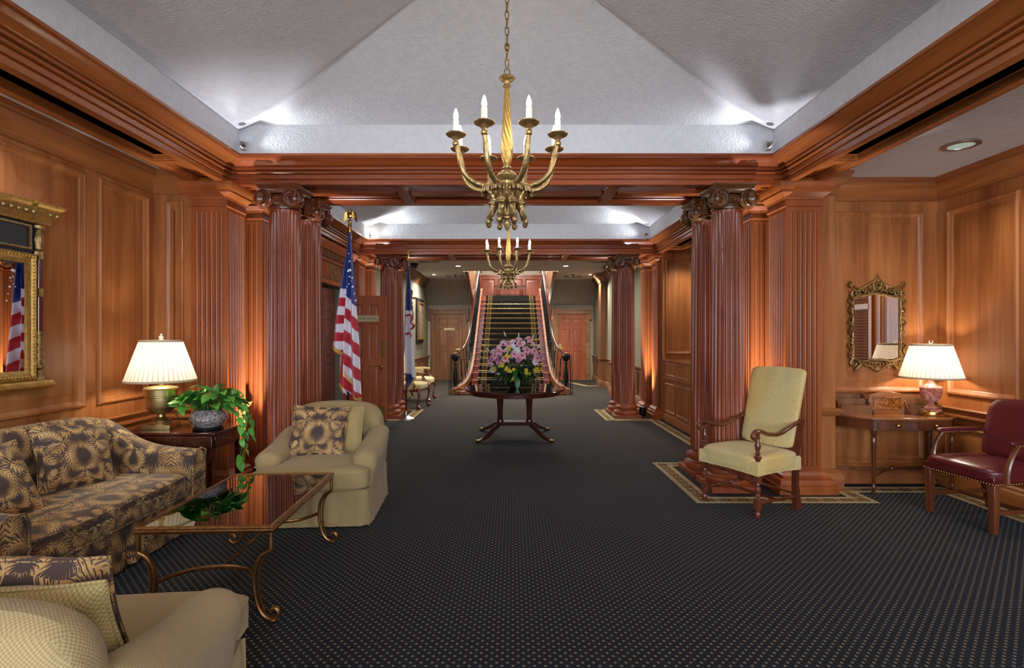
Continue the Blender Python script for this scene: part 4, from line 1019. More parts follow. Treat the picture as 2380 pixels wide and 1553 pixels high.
# floor uplight cans and cornice spots
for i, (x, y, lb) in enumerate(((-2.355, 5.0, 'black floor uplight can behind the nearest left column'), (2.272, 5.0, 'black floor uplight can hidden behind the right near columns'), (-2.355, 9.15, 'black floor uplight can by the far left columns'), (2.262, 9.15, 'black floor uplight can beside the far right columns'))):
    t = thing('floor_uplight', lb, 'uplight', (x, y, 0)); MB().lathe([(.05, 0), (.055, .02), (.055, .16), (.048, .16), (.048, .13), (.001, .13)], 24).build('can', 'black', t); MB().lathe([(.001, .131), (.046, .131), (.046, .136), (.001, .136)], 20).build('lens', 'blueled', t)
n_ = 0
for y0, y1, bn in ((1.66, 4.62, 'near'), (5.73, 8.75, 'far')):
    for x, sn in ((XC - 2.24, 'left'), (XC + 2.24, 'right')):
        for yy, fn in ((y1 - .07, 'far'),) if bn == 'near' else ((y1 - .10, 'far'),):
            t = thing('cornice_spotlight', f'small spotlight on the cornice, {fn} {sn} corner of the {bn} tray', 'spotlight', (x, yy, 2.975))
            MB().lathe([(.022, 0), (.022, .008), (.006, .012), (.006, .03)], 12).build('bracket', 'steel', t)
            m = MB(); m.M = Matrix.Translation((0, 0, .045)) @ Matrix.Rotation(R(20), 4, 'X'); m.lathe([(.018, -.02), (.026, .0), (.028, .03)], 14); m.build('lamp_head', 'steel', t)
            m = MB(); m.ball((0, -.0, .055), .016 if not (bn == 'far' and sn == 'left') else .03, 10, 8); m.build('bulb', 'blueled' if not (bn == 'far' and sn == 'left') else 'bulb', t)
# ================================================================ chandeliers
def make_chandelier(label, loc):
    t = thing('chandelier', label, 'chandelier', loc, 0, 'gilt eight-arm chandeliers')     # origin: bobeche height
    top = .40
    lp = MB(); lp.tube([(.011 * cos(a), 0, .0 + .030 * sin(a)) for a in [2 * pi * i / 16 for i in range(16)]], .0032, 6, closed=True); lme = lp.mesh('chain_link', 'brass')
    z = top + .075; k = 0
    while loc[2] + z < 3.78:
        place(lme, 'chain_link', t, (0, 0, z), (0, 0, (k % 2) * pi / 2 + .3)); z += .047; k += 1
    MB().tube([(.016 * cos(a), 0, top + .02 + .022 * sin(a)) for a in [2 * pi * i / 16 for i in range(16)]], .004, 6, closed=True).build('hanging_ring', 'brass_old', t)
    MB().ball((0, 0, top + .17), .016, 10, 8, (1, 1, 1.5)).build('chain_knot', 'gilt', t)
    pet = lambda r, th, z: r * (1 + .06 * cos(8 * th))
    MB().lathe([(.001, top + .005), (.02, top), (.035, top - .004), (.046, top - .012), (.046, top - .018), (.034, top - .028), (.018, top - .034), (.014, top - .05), (.022, top - .056), (.022, top - .066), (.016, top - .072)], 48, fn=pet).build('top_flange', 'gilt', t)
    m = MB(); rings = []
    prof = [(.013, top - .07), (.016, top - .12), (.020, top - .20), (.027, top - .30), (.033, top - .40), (.033, top - .46), (.026, top - .505), (.016, top - .53)]
    N = 40
    for i in range(N + 1):
        z = top - .07 - .46 * i / N; r = interp([(-b, a) for a, b in prof], -z)
        rings.append([(r * (1 + .10 * cos(8 * (a + z * 11))) * cos(a), r * (1 + .10 * cos(8 * (a + z * 11))) * sin(a), z) for a in [2 * pi * j / 64 for j in range(64)]])
    m.loft(rings).build('twisted_shaft', 'gilt_light', t, angle=60)
    bz = top - .53
    rib = lambda r, th, z: r * (1 + .05 * cos(16 * th))
    MB().lathe([(.012, bz), (.024, bz - .005), (.024, bz - .014), (.014, bz - .02), (.03, bz - .03), (.052, bz - .045), (.058, bz - .06), (.05, bz - .075), (.035, bz - .09), (.036, bz - .12), (.028, bz - .15), (.045, bz - .17), (.045, bz - .185), (.05, bz - .20), (.05, bz - .215), (.035, bz - .23), (.03, bz - .26), (.02, bz - .28), (.022, bz - .29), (.01, bz - .30)], 64, fn=rib).build('hub', 'bronze_gilt', t)
    MB().lathe([(.006, bz - .29), (.022, bz - .30), (.022, bz - .31), (.012, bz - .318), (.018, bz - .33), (.019, bz - .345), (.010, bz - .37), (.002, bz - .382)], 16, fn=lambda r, th, z: r * (1 + .08 * cos(8 * th))).build('acorn_finial', 'bronze_gilt', t)
    # arm in the local xz plane (radius along x)
    Rr = .312
    ap = smooth_path([(.075, 0, bz - .215), (.10, 0, bz - .17), (.145, 0, bz - .135), (.21, 0, bz - .115), (.27, 0, bz - .06), (.302, 0, .0 - .065), (Rr, 0, -.035)], 6)
    am = MB().tube(ap, [.0155 - .003 * i / len(ap) for i in range(len(ap))], 30, lobes=5, twist=40).mesh('arm', 'bronze_gilt', 75)
    collar = MB().lathe([(.012, -.055), (.018, -.05), (.02, -.04), (.014, -.032), (.014, -.02), (.026, -.008), (.03, -.002)], 16, (Rr, 0), lambda r, th, z: r * (1 + .08 * cos(8 * th))).mesh('candle_cup', 'bronze_gilt')
    bob = MB().lathe([(.012, -.012), (.03, -.006), (.05, .004), (.056, .010), (.056, .014), (.05, .012), (.03, .004), (.012, .004)], 48, (0, 0), lambda r, th, z: r * (1 + (.03 * cos(24 * th) if r > .045 else 0))).mesh('bobeche', 'bronze_gilt')
    slv = MB().lathe([(.0165, .004), (.0165, .088), (.015, .092), (.012, .093)], 18).mesh('candle_sleeve', 'ivory')
    blb = MB().lathe([(.008, .09), (.0125, .10), (.0145, .112), (.0125, .128), (.007, .145), (.0025, .156), (.001, .158)], 16).mesh('candle_bulb', 'bulb')
    acn = MB().tube(smooth_path([(.06, 0, bz - .20), (.085, 0, bz - .24), (.098, 0, bz - .285), (.112, 0, bz - .315)], 5), [.019, .019, .0185, .018, .0175, .017, .016, .015, .0145, .014, .014, .0135, .013, .012, .012, .012], 12, lobes=6, twist=10)
    acn.ball((.117, 0, bz - .335), .0165, 10, 8, (1, 1, 1.35)); acn.ball((.108, 0, bz - .308), .0185, 10, 6, (1, 1, .5)); acn = acn.mesh('acorn_tail', 'bronze_gilt')
    knot = MB()
    for q in range(3): knot.tube([(.078 + .006 * q + .022 * cos(a), .024 * sin(a), bz - .215 - .010 * q + .006 * cos(a)) for a in [2 * pi * i / 14 for i in range(14)]], .0055, 6, closed=True)
    knot = knot.mesh('knot_band', 'bronze_gilt')
    lf = MB()
    for q, (dy, l_) in enumerate(((0, 1), (.016, .85), (-.016, .85), (.03, .6), (-.03, .6))):
        lf.tube(smooth_path([(.08, dy * .4, bz - .19), (.10, dy * .8, bz - .135 + .02 * (l_ - .8)), (.10 + .045 * l_, dy * 1.2, bz - .13), (.105 + .055 * l_, dy * 1.3, bz - .17)], 5), [.006 + .007 * sin(pi * i / 15) for i in range(16)], 6, flat=(.6, 1.2))
    lf = lf.mesh('acanthus_leaf', 'bronze_gilt')
    rot0 = R(22.5)
    for k in range(8):
        a = rot0 + k * pi / 4
        o = place(am, 'arm', t, (0, 0, 0), (0, 0, a)); place(collar, 'candle_cup', o)
        c = place(bob, 'bobeche', o, (Rr, 0, 0)); place(slv, 'candle_sleeve', o, (Rr, 0, 0)); place(blb, 'candle_bulb', o, (Rr, 0, 0))
        place(acn, 'acorn_tail', t, (0, 0, 0), (0, 0, a)); place(knot, 'knot_band', t, (0, 0, 0), (0, 0, a)); place(lf, 'acanthus_leaf', t, (0, 0, 0), (0, 0, a + 0.0))
        light('candle_light', 'POINT', (loc[0] + Rr * cos(a), loc[1] + Rr * sin(a), loc[2] + .125), 5, (1, .95, .88), size=.014)
    return t
CH1 = (-.022, 3.14, 2.523)
ch = make_chandelier('large gilt chandelier with eight candle arms hanging nearest the camera', CH1)
dup(ch, (-.022 - .01, 7.30, 2.523), 0, 'smaller-looking gilt chandelier hanging farther back, above the round table')
for k in range(8):
    a = R(22.5) + k * pi / 4; light('candle_light', 'POINT', (-.032 + .312 * cos(a), 7.3 + .312 * sin(a), 2.523 + .125), 5, (1, .95, .88), size=.014)
# ================================================================ round table, vase, flowers
rt = thing('round_pedestal_table', 'round mahogany table with glass top on two pillars and four splayed legs', 'table', (.055, 7.35, 0))
MB().lathe([(.001, .585), (.62, .585), (.63, .59), (.63, .635), (.665, .64), (.705, .645), (.708, .655), (.70, .664), (.001, .664)], 72).build('tabletop', 'mahogany', rt)
MB().lathe([(.001, .6645), (.70, .6645), (.703, .668), (.70, .671), (.001, .671)], 72).build('glass_cover', 'glass', rt)
B(-.27, .27, -.10, .10, .16, .21).build('platform', 'mahogany', rt, bev=.006); B(-.33, .33, -.10, .10, .55, .585).build('support_block', 'mahogany', rt)
for x in (-.20, .20):
    m = MB(); m.lathe([(.05, .21), (.05, .23), (.036, .25), (.040, .40), (.048, .50), (.052, .55)], 20, (x, 0)); m.build('pillar', 'mahogany_v', rt)
for sx in (-1, 1):
    for sy in (-1, 1):
        P = smooth_path([(sx * .22, sy * .08, .17), (sx * .27, sy * .18, .14), (sx * .36, sy * .34, .065), (sx * .46, sy * .43, .02)], 6)
        rings = []
        for i, (x, y, z) in enumerate(P):
            q = i / (len(P) - 1); h = .05 - .028 * q; w_ = .022
            t_ = Vector((sx * .55, sy * .83, 0)).normalized(); n_ = Vector((-t_.y, t_.x, 0)) * w_
            rings.append([(x - n_.x, y - n_.y, z - h * .6), (x + n_.x, y + n_.y, z - h * .6), (x + n_.x, y + n_.y, z + h * .7), (x - n_.x, y - n_.y, z + h * .7)])
        o = MB().loft(rings).build('splayed_leg', 'mahogany', rt, bev=.004)
        MB().box(-.03, .03, -.024, .024, 0, .036).build('toe_cap', 'brass', o); c = o.children[0]; c.location = (sx * .475, sy * .44, 0); c.rotation_euler = (0, 0, atan2(sy, sx * .66))
va = thing('flower_vase', 'dark green round ceramic bowl vase on the round table', 'vase', (.05, 7.30, .671))
MB().lathe([(.001, 0), (.06, 0), (.075, .012), (.108, .06), (.125, .12), (.125, .16), (.112, .20), (.105, .215), (.112, .225), (.104, .225), (.1, .21), (.10, .18), (.001, .18)], 40).build('bowl', 'green_vase', va)
fb = thing('flower_bouquet', 'big bouquet of pink lilies, white mums and yellow blossoms in the green bowl', 'flowers', (.05, 7.30, .671))
def petal(l, w, curl, n=6, fold=.3, zig=0):
    rings = []
    for i in range(n + 1):
        q = i / n; wd = w * sin(pi * min(1, .12 + q * .88)) ** .8 if i < n else .001
        x = l * q * cos(curl * q * .6); z = l * q * sin(.9 - curl * q)
        rings.append([(x, -wd, z + wd * fold), (x, 0, z), (x, wd, z + wd * fold)])
    return rings
def flower_mesh(name, mat, npet, l, w, curl, layers=1):
    m = MB()
    for L in range(layers):
        for k in range(npet):
            m.M = Matrix.Rotation(2 * pi * (k + .5 * L) / npet, 4, 'Z'); m.loft(petal(l * (1 - .2 * L), w, curl - .35 * L), closed=False, cap=False)
    m.M = Matrix(); return m
lily = MB()
for k in range(6): lily.M = Matrix.Rotation(k * pi / 3, 4, 'Z'); lily.loft(petal(.085, .017, 1.15), closed=False, cap=False)
# lily petals keep their midrib on local y=0, so each petal is its own mesh: the dark rib follows it
lpm = MB(); lpm.loft(petal(.088, .018, 1.2, 8), closed=False, cap=False); lpm = lpm.mesh('petal', 'lily', 70)
stam = MB()
for k in range(5): stam.tube([(0, 0, 0), (.012 * cos(k * 1.25), .012 * sin(k * 1.25), .035), (.02 * cos(k * 1.25), .02 * sin(k * 1.25), .055)], .0016, 4); stam.ball((.02 * cos(k * 1.25), .02 * sin(k * 1.25), .056), .004, 5, 4)
stam = stam.mesh('stamen', plain('orange_stamen', '#a8552a', .6))
mum = flower_mesh('chrysanthemum', 'mum', 18, .058, .006, 1.2, 4).mesh('chrysanthemum', 'mum', 70)
yel = flower_mesh('blossom', 'yellow', 6, .028, .009, .9, 2).mesh('yellow_blossom', 'yellow', 70)
lil2 = flower_mesh('blossom', 'lilac', 6, .05, .012, .9, 2).mesh('lilac_blossom', 'lilac', 70)
pal = flower_mesh('blossom', 'lily_pale', 6, .07, .014, 1.0, 1).mesh('pale_lily', 'lily_pale', 70)
def face(o, p, d, spin=0):
    o.location = p; o.rotation_mode = 'QUATERNION'; q = Vector(d).to_track_quat('Z', 'Y'); from mathutils import Quaternion
    o.rotation_quaternion = q @ Quaternion((0, 0, 1), spin)
rnd = random.Random(3); ctr = Vector((0, 0, .33))
def onball(px, pz, fr=1.0):
    """place on the front of an ellipsoid from offsets (x, z) seen from the camera"""
    x, z = px, pz; rr = max(0, 1 - (x / .36) ** 2 - ((z - .42) / .34) ** 2); return (x, -fr * .28 * sqrt(rr), z)
lil_pts = [(-.08, .30 + .30), (.20, .66), (.16, .52), (.26, .50), (.30, .41), (-.12, .41), (-.26, .44), (-.20, .50), (.0, .47), (.07, .60), (-.32, .37), (.10, .45)]
for i, (x, z) in enumerate(lil_pts):
    p = onball(x, z); d = (Vector(p) - Vector((0, .1, .30))).normalized() + Vector((0, -.4, .1))
    o = thing('lily', '', 'x'); del o['label']; del o['category']; o.parent = fb; face(o, p, d, rnd.random() * 6)
    for k in range(6): place(lpm, 'petal', o, (0, 0, 0), (0, 0, k * pi / 3), (rnd.uniform(.9, 1.1),) * 3)
    place(stam, 'stamen', o)
for x, z, s_ in ((.03, .52, 1.25), (.28, .36, 1.1), (-.30, .25, 1.1), (-.02, .58, .9), (.12, .62, .8)): o = place(mum, 'chrysanthemum', fb, sc=(s_,) * 3); p = onball(x, z, 1.05); face(o, p, (p[0], p[1] - .2, p[2] - .3))
for x, z in ((-.02, .63), (-.2, .56), (.32, .56), (-.28, .50), (.06, .66), (-.15, .62), (.24, .60), (-.10, .52)): o = place(pal, 'pale_lily', fb); p = onball(x, z, .9); face(o, p, (p[0], p[1] - .1, p[2] - .25), rnd.random() * 6)
for x, z in ((-.24, .43), (-.21, .36), (.05, .40), (-.3, .42), (.34, .44)): o = place(lil2, 'lilac_blossom', fb, sc=(1.1,) * 3); p = onball(x, z); face(o, p, (p[0], p[1] - .2, p[2] - .3), rnd.random() * 6)
for cx_, cz_, n__ in ((-.16, .32, 6), (-.10, .28, 5), (-.25, .26, 3), (.17, .24, 6), (.17, .18, 3), (.28, .24, 5), (.33, .26, 4), (-.03, .24, 3), (-.02, .12, 2), (-.09, .47, 3), (-.06, .55, 3)):
    for k in range(n__): o = place(yel, 'yellow_blossom', fb); x, z = cx_ + rnd.uniform(-.035, .035), cz_ + rnd.uniform(-.035, .035); p = onball(x, z, 1.06); face(o, p, (p[0], p[1] - .2, p[2] - .3 + rnd.uniform(-.1, .1)), rnd.random() * 6)
def leaf_mesh(name, mat, l, w, n=6, heart=False, bend=.5):
    rings = []
    for i in range(n + 1):
        q = i / n; wd = (w * (sin(pi * q ** .62) ** .8) if heart else w * sin(pi * q) ** .8) + .0006
        x = l * q - (.10 * l * (1 - q) ** 3 if heart else 0); z = -bend * l * q * q
        xo = -.12 * l if heart and 0 < i < 2 else 0
        rings.append([(x + xo, -wd, z + wd * .25), (x, 0, z), (x + xo, wd, z + wd * .25)])
    m = MB(); m.loft(rings, closed=False, cap=False); return m.mesh(name, mat, 70)
lfm = leaf_mesh('leaf', 'leaf_dark', .13, .03); lfm2 = leaf_mesh('leaf', 'leaf_dark', .16, .014, bend=.3)
for i in range(150):
    a = rnd.uniform(0, 2 * pi); el = rnd.uniform(-.45, 1.1); d = Vector((cos(a) * cos(el), sin(a) * cos(el) * .8, sin(el)))
    o = place(lfm if i % 3 else lfm2, 'leaf', fb, sc=(rnd.uniform(.8, 1.4),) * 3)
    base = Vector((0, 0, .25)) + Vector((d.x * .20, d.y * .17, max(-.08, d.z * .24))); o.location = base; o.rotation_mode = 'QUATERNION'; o.rotation_quaternion = (d + Vector((rnd.uniform(-.4, .4), rnd.uniform(-.3, .3), rnd.uniform(-.5, .1)))).to_track_quat('X', 'Z')
fern = MB()
for k in range(14):
    x = .02 + .012 * k
    for sg in (-1, 1): fern.add([(x, 0, 0), (x + .006, sg * .03 * sin(pi * (k + 1) / 16), .002), (x + .014, sg * .034 * sin(pi * (k + 1) / 16), 0), (x + .010, 0, 0)], [(0, 1, 2, 3)])
fern = fern.mesh('fern_frond', 'leaf_dark', 70)
for i in range(26):
    sd_ = rnd.choice((-1, 1)); o = place(fern, 'fern_frond', fb, sc=(1.1,) * 3); d = Vector((sd_ * rnd.uniform(.5, 1), rnd.uniform(-.9, .2), rnd.uniform(-.35, .3))).normalized(); o.location = Vector((d.x * .10, d.y * .10, .24)) + Vector((0, 0, d.z * .06)); o.rotation_mode = 'QUATERNION'; o.rotation_quaternion = d.to_track_quat('X', 'Z')
sm = MB()
for x, z in lil_pts + [(-.1, .68), (.05, .70)]:
    p = onball(x, z, .9); sm.tube(smooth_path([(0, 0, .16), (p[0] * .4, p[1] * .4, p[2] * .6), p], 4), .0035, 5)
sm.build('stem', 'stem', fb)['kind'] = 'stuff'
bud = MB(); bud.lathe([(.002, 0), (.009, .012), (.011, .035), (.007, .065), (.001, .08)], 8); bud = bud.mesh('bud', plain('pale_green_bud', '#c4cda0', .5))
for x, z, dx in ((-.12, .70, -.3), (.055, .68, .1), (-.34, .50, -1), (.35, .36, 1), (.24, .66, .4)): o = place(bud, 'bud', fb); face(o, (x, -.03, z), (dx, 0, 1))
# ================================================================ upholstered seats
def vloft_arm(m, secs):
    """secs: list of (y, [(x, z)...]) outlines"""
    m.loft([[(x, y, z) for x, z in o] for y, o in secs]); return m
def arm_section(xo, xi, ztop, rad, z0, lean=0, n=9):
    """closed outline of an arm seen from the front: flat outside, rolled top, flat inside; xo outer, xi inner (signed)"""
    s = 1 if xo > xi else -1; c = (xo + xi) / 2; hw = abs(xo - xi) / 2; o = [(xo - s * .01, z0), (xo - s * .004, (z0 + ztop) / 2 - .05)]
    for j in range(n + 1):
        a = -.35 + (pi + .7) * j / n; o.append((c + s * (hw + rad) * cos(a), ztop - rad - .03 + (rad + .03) * sin(a)))
    o += [(xi + s * .004, (z0 + ztop) / 2 - .05), (xi + s * .01, z0)]; return o
def skirt_mesh(w, d, z1, pleats, z0=.012, flare=.02, y_off=0):
    """box skirt that hangs to the floor with inverted pleats near the corners"""
    pts = []
    C = [(-w / 2, -d / 2), (w / 2, -d / 2), (w / 2, d / 2), (-w / 2, d / 2)]
    for i in range(4):
        a = Vector(C[i]); b = Vector(C[(i + 1) % 4]); L = (b - a).length; t = (b - a) / L; nn = Vector((t.y, -t.x)); n = max(10, int(L / .02))
        for k in range(n):
            s_ = L * k / n; dd = 0
            for p in pleats:
                e = min(abs(s_ - p), abs(s_ - (L - p)))
                if e < .028: dd = -(.028 - e) * .9
            pts.append((a + t * s_, nn, dd, s_))
    rings = []
    for q in (0, .25, .5, .75, 1):
        rings.append([((p + nn * (flare * (1 - q) + dd * (1 - q * .6) + .003 * sin(s_ * 60) * (1 - q))).x, (p + nn * (flare * (1 - q) + dd * (1 - q * .6) + .003 * sin(s_ * 60) * (1 - q))).y + y_off, z0 + (z1 - z0) * q) for p, nn, dd, s_ in pts])
    return MB().loft(rings)
def make_armchair(label, loc, rz):
    t = thing('upholstered_armchair', label, 'armchair', loc, rz, 'cream upholstered armchairs')
    skirt_mesh(.82, .84, .27, [.02], y_off=.04).build('skirt', 'cream_fabric', t, angle=50)
    MB().softbox((0, .06, .25), (.405, .435, .06), 8, 8).build('seat_deck', 'cream_fabric', t)
    # T cushion
    m = MB().softbox((0, -.09, .355), (.30, .345, .085), 5, 14, puff=.22)
    m2 = MB().softbox((0, -.355, .352), (.415, .095, .082), 5, 12, puff=.1)
    o = m.build('seat_cushion', 'cream_fabric', t); m2.build('seat_cushion_front', 'cream_fabric', t)
    pp = [(sx * .405, y, .33 + .0) for sx, y in ((-1, -.27),)]
    w_ = MB()
    for z in (.40, .305): w_.tube([(x * .41, -.355 + y * .09, z) for x, y in [(cos(a) if abs(cos(a)) ** .3 else 0, sin(a)) for a in [2 * pi * i / 40 for i in range(40)]] for x, y in [(math.copysign(abs(x) ** .25, x), math.copysign(abs(y) ** .4, y))]], .005, 6, closed=True)
    w_.build('piping', 'cream_fabric', t)
    # back with arched top and rolled upper pad
    rings = []
    for i in range(25):
        u = -1 + 2 * i / 24; x = .395 * u; e = (1 - abs(u) ** 7); arch = .765 + .05 * (1 - u * u) - .09 * abs(u) ** 9
        th = .085 * max(e, .0) ** .5 + .012; yc = .40
        prof = [(yc + .09 + 0, .05), (yc + .10, .45), (yc + .115, .72), (yc + .10, arch - .02), (yc + .055, arch + .015), (yc - .02, arch + .008), (yc - .075, arch - .05), (yc - .085, arch - .14), (yc - .07, .62), (yc - .05, .56), (yc - .06, .45), (yc - .08, .30), (yc - .05, .1)]
        k = max(e, .02) ** .35
        rings.append([(x * (1 if z > .3 else .98), yc + .03 + (y - yc - .03) * k, z if z < .6 else .6 + (z - .6) * (.82 + .18 * k)) for y, z in prof])
    MB().loft(rings).build('backrest', 'cream_fabric', t, sub=1)
    for s in (-1, 1):
        xo, xi = s * .415, s * .30; secs = []
        for y, zt, r_, kx in ((.44, .63, .03, 1), (.34, .625, .035, 1), (.22, .60, .04, 1), (.07, .56, .045, 1), (-.08, .54, .05, 1), (-.18, .535, .05, 1), (-.235, .53, .046, .97), (-.262, .515, .03, .85), (-.272, .49, .012, .6)):
            c = (xo + xi) / 2; o_ = arm_section(xo, xi, zt, r_, .06); o_ = [(c + (x - c) * kx, z) for x, z in o_]; secs.append((y, o_))
        m = MB(); vloft_arm(m, secs).build('arm', 'cream_fabric', t, sub=1)
    return t
ac = make_armchair('cream armchair with a fern-patterned cushion facing the camera beyond the coffee table', (-1.475, 4.24, 0), R(4))
ac2 = dup(ac, (-1.35, 1.565, 0), R(187), 'cream armchair seen from behind in the bottom left corner')
def pillow_mb(w, h, th, n=22, droop=.0):
    m = MB()
    def pt(u, v, s):
        f = (max(0, 1 - abs(u) ** 2.6) ** .55) * (max(0, 1 - abs(v) ** 2.6) ** .55)
        cx = 1 - .07 * (1 - v * v) * abs(u) ** 2; cz = 1 - .07 * (1 - u * u) * abs(v) ** 2
        wr = .010 * sin(5 * u + 3 * v) * f + .006 * sin(11 * v - 4 * u) * f
        return (u * w / 2 * cx, s * th / 2 * f + wr + .0, v * h / 2 * cz + h / 2)
    for s in (-1, 1):
        vs = [pt(-1 + 2 * i / n, -1 + 2 * j / n, s) for j in range(n + 1) for i in range(n + 1)]
        m.add(vs, [(j * (n + 1) + i, j * (n + 1) + i + 1, (j + 1) * (n + 1) + i + 1, (j + 1) * (n + 1) + i) for j in range(n) for i in range(n)])
    return m, [pt(u, v, 0) for u, v in [(-1 + 2 * i / n, -1) for i in range(n)] + [(1, -1 + 2 * i / n) for i in range(n)] + [(1 - 2 * i / n, 1) for i in range(n)] + [(-1, 1 - 2 * i / n) for i in range(n)]]
def pillow(label, mat, w, h, th, loc, rot, group=None):
    m, edge = pillow_mb(w, h, th); t = thing('throw_pillow', label, 'cushion', loc, 0, group); t.rotation_euler = rot
    m.build('pillow_cover', mat, t); MB().tube(edge, .006, 6, closed=True).build('pillow_piping', mat, t); return t
pillow('fern-patterned throw cushion standing on the far cream armchair', 'damask_pillow', .44, .42, .13, (-1.54, 4.20, .425), (R(-22), R(3), R(6)), 'fern-patterned cushions')
pillow('plain cream cushion behind the patterned one on the far armchair', 'cream_pillow', .40, .38, .11, (-1.41, 4.32, .44), (R(-17), 0, R(2)), 'plain cream cushions')
pillow('fern-patterned cushion leaning in the near armchair, bottom left corner', 'damask_pillow', .44, .38, .14, (-1.36, 1.60, .43), (R(20), R(2), R(4)), 'fern-patterned cushions')
pillow('plain cream cushion against the back of the near armchair', 'cream_pillow', .46, .36, .13, (-1.25, 1.46, .43), (R(20), R(-2), R(3)), 'plain cream cushions')
# ---------------------------------------------------------------- camel back sofa
sf = thing('camelback_sofa', 'gold and taupe fern-patterned sofa along the left wall', 'sofa', (-2.70, 3.19, 0), pi / 2)
Lh = .80; D2 = .41
skirt_mesh(2 * Lh, .80, .25, [.03, Lh - .02], y_off=-.0, flare=.015).build('skirt', 'damask', sf, angle=50)
MB().softbox((0, 0, .235), (Lh, .40, .05), 8, 8).build('seat_deck', 'damask', sf)
MB().softbox((0, -.075, .335), (Lh - .135, .345, .082), 7, 22, puff=.12).build('seat_cushion', 'damask', sf)
wl_ = MB()
for z in (.398, .268):
    pts = []
    for i in range(80):
        a = 2 * pi * i / 80; x, y = cos(a), sin(a); k = (abs(x) ** 8 + abs(y) ** 8) ** (-1 / 8); pts.append((x * k * (Lh - .138), -.075 + y * k * .343, z))
    wl_.tube(pts, .006, 6, closed=True)
wl_.build('piping', 'damask', sf)
rings = []
for i in range(33):
    u = -1 + 2 * i / 32; x = (Lh - .02) * u; top = .80 + .025 * (1 - u * u) - .04 * abs(u) ** 8; yc = .31; k = max(1 - abs(u) ** 10, .05) ** .4
    prof = [(.40, .05), (.40, .4), (.405, top - .05), (.39, top), (.35, top + .015), (.30, top - .005), (.275, top - .06), (.25, .60), (.24, .45), (.25, .3), (.3, .05)]
    rings.append([(x, .34 + (y - .34) * k, z) for y, z in prof])
MB().loft(rings).build('backrest', 'damask', sf, sub=1)
for s in (-1, 1):
    secs = []
    for y, zt, r_, kx in ((.38, .80, .02, 1), (.30, .79, .02, 1), (.20, .735, .02, 1), (.10, .665, .022, 1), (0, .615, .024, 1), (-.12, .585, .026, 1), (-.28, .57, .028, 1), (-.38, .565, .028, 1), (-.405, .555, .02, .94), (-.412, .535, .008, .8)):
        xo, xi = s * Lh, s * (Lh - .145); c = (xo + xi) / 2; o_ = [(c + (x - c) * kx, z) for x, z in arm_section(xo, xi, zt, r_, .05)]; secs.append((y, o_))
    vloft_arm(MB(), secs).build('arm', 'damask', sf, sub=1)
    m = MB(); m.tube([(s * (Lh - .145) , -.408, .06), (s * (Lh - .148), -.41, .5), (s * (Lh - .12), -.412, .555), (s * (Lh - .05), -.412, .566), (s * (Lh + .01), -.41, .545), (s * (Lh + .005), -.408, .45), (s * Lh, -.406, .06)], .0075, 6); m.build('arm_welt', 'damask', sf)
pillow('fern-patterned cushion leaning at the middle of the sofa back', 'damask_pillow', .46, .43, .15, (-2.76, 3.42, .415), (R(-24), R(6), R(70)), 'fern-patterned cushions')
pillow('fern-patterned cushion at the near end of the sofa, cut by the left edge', 'damask_pillow', .44, .42, .15, (-2.66, 2.80, .41), (R(-26), R(-4), R(80)), 'fern-patterned cushions')
# ---------------------------------------------------------------- coffee table
cf = thing('coffee_table', 'glass-topped coffee table with gilded iron scroll legs', 'table', (-1.505, 3.085, 0), R(2.2))
hw, hl_ = .328, .505
m = MB(); m.sweep([(-hw, -hl_), (hw, -hl_), (hw, hl_), (-hw, hl_)], [(0, .435), (.026, .435), (.026, .445), (.022, .448), (.022, .466), (.016, .470), (.012, .466), (.006, .470), (.0, .468), (-.004, .462), (-.002, .456), (-.006, .450), (-.002, .444)], True, 1); m.build('top_frame', 'iron_gold', cf)
B(-hw + .02, hw - .02, -hl_ + .02, hl_ - .02, .456, .464).build('glass_top', 'glass', cf)
lgp = smooth_path([(-.012, 0, .435), (-.012, 0, .36), (-.018, 0, .345), (-.052, 0, .325), (-.082, 0, .275), (-.092, 0, .20), (-.084, 0, .12), (-.062, 0, .055), (-.03, 0, .02), (.004, 0, .014), (.024, 0, .034), (.018, 0, .062), (-.004, 0, .064), (-.012, 0, .046)], 5)
lg = MB().tube(lgp, .0105, 8, flat=(1, 1.25)); 
lg2 = smooth_path([(-.018, 0, .345), (-.045, .0, .315), (-.064, 0, .26), (-.070, 0, .19), (-.064, 0, .12), (-.05, 0, .07), (-.04, 0, .035)], 5); lg.tube(lg2, .006, 6)
lg.ball((.0, 0, .010), .016, 10, 6, (1.2, 1.2, .7))
for s, nm in ((1, 'r'), (-1, 'l')):
    q = MB(); q.v = [(s * x, y, z) for x, y, z in lg.v]; q.f = lg.f if s > 0 else [f[::-1] for f in lg.f]; me = q.mesh('leg', 'iron_gold')
    for y in (-hl_ + .012, hl_ - .012): place(me, 'leg', cf, (s * hw, y, 0))
for s in (-1, 1):
    y0 = s * (hl_ - .012); pts = smooth_path([(-hw + .092, y0, .20), (-hw * .45, y0 - s * .125, .20), (0, y0 - s * .165, .20), (hw * .45, y0 - s * .125, .20), (hw - .092, y0, .20)], 6)
    MB().tube(pts, .0095, 8, flat=(1.2, .8)).build('curved_stretcher', 'iron_gold', cf)
m = MB().tube([(0, -hl_ + .177, .20), (0, hl_ - .177, .20)], .008, 8); m.ball((0, 0, .20), .016, 10, 6, (1, .8, 1)).tube([(0, -.03, .2), (0, .03, .2)], .013, 10); m.build('center_stretcher', 'iron_gold', cf)
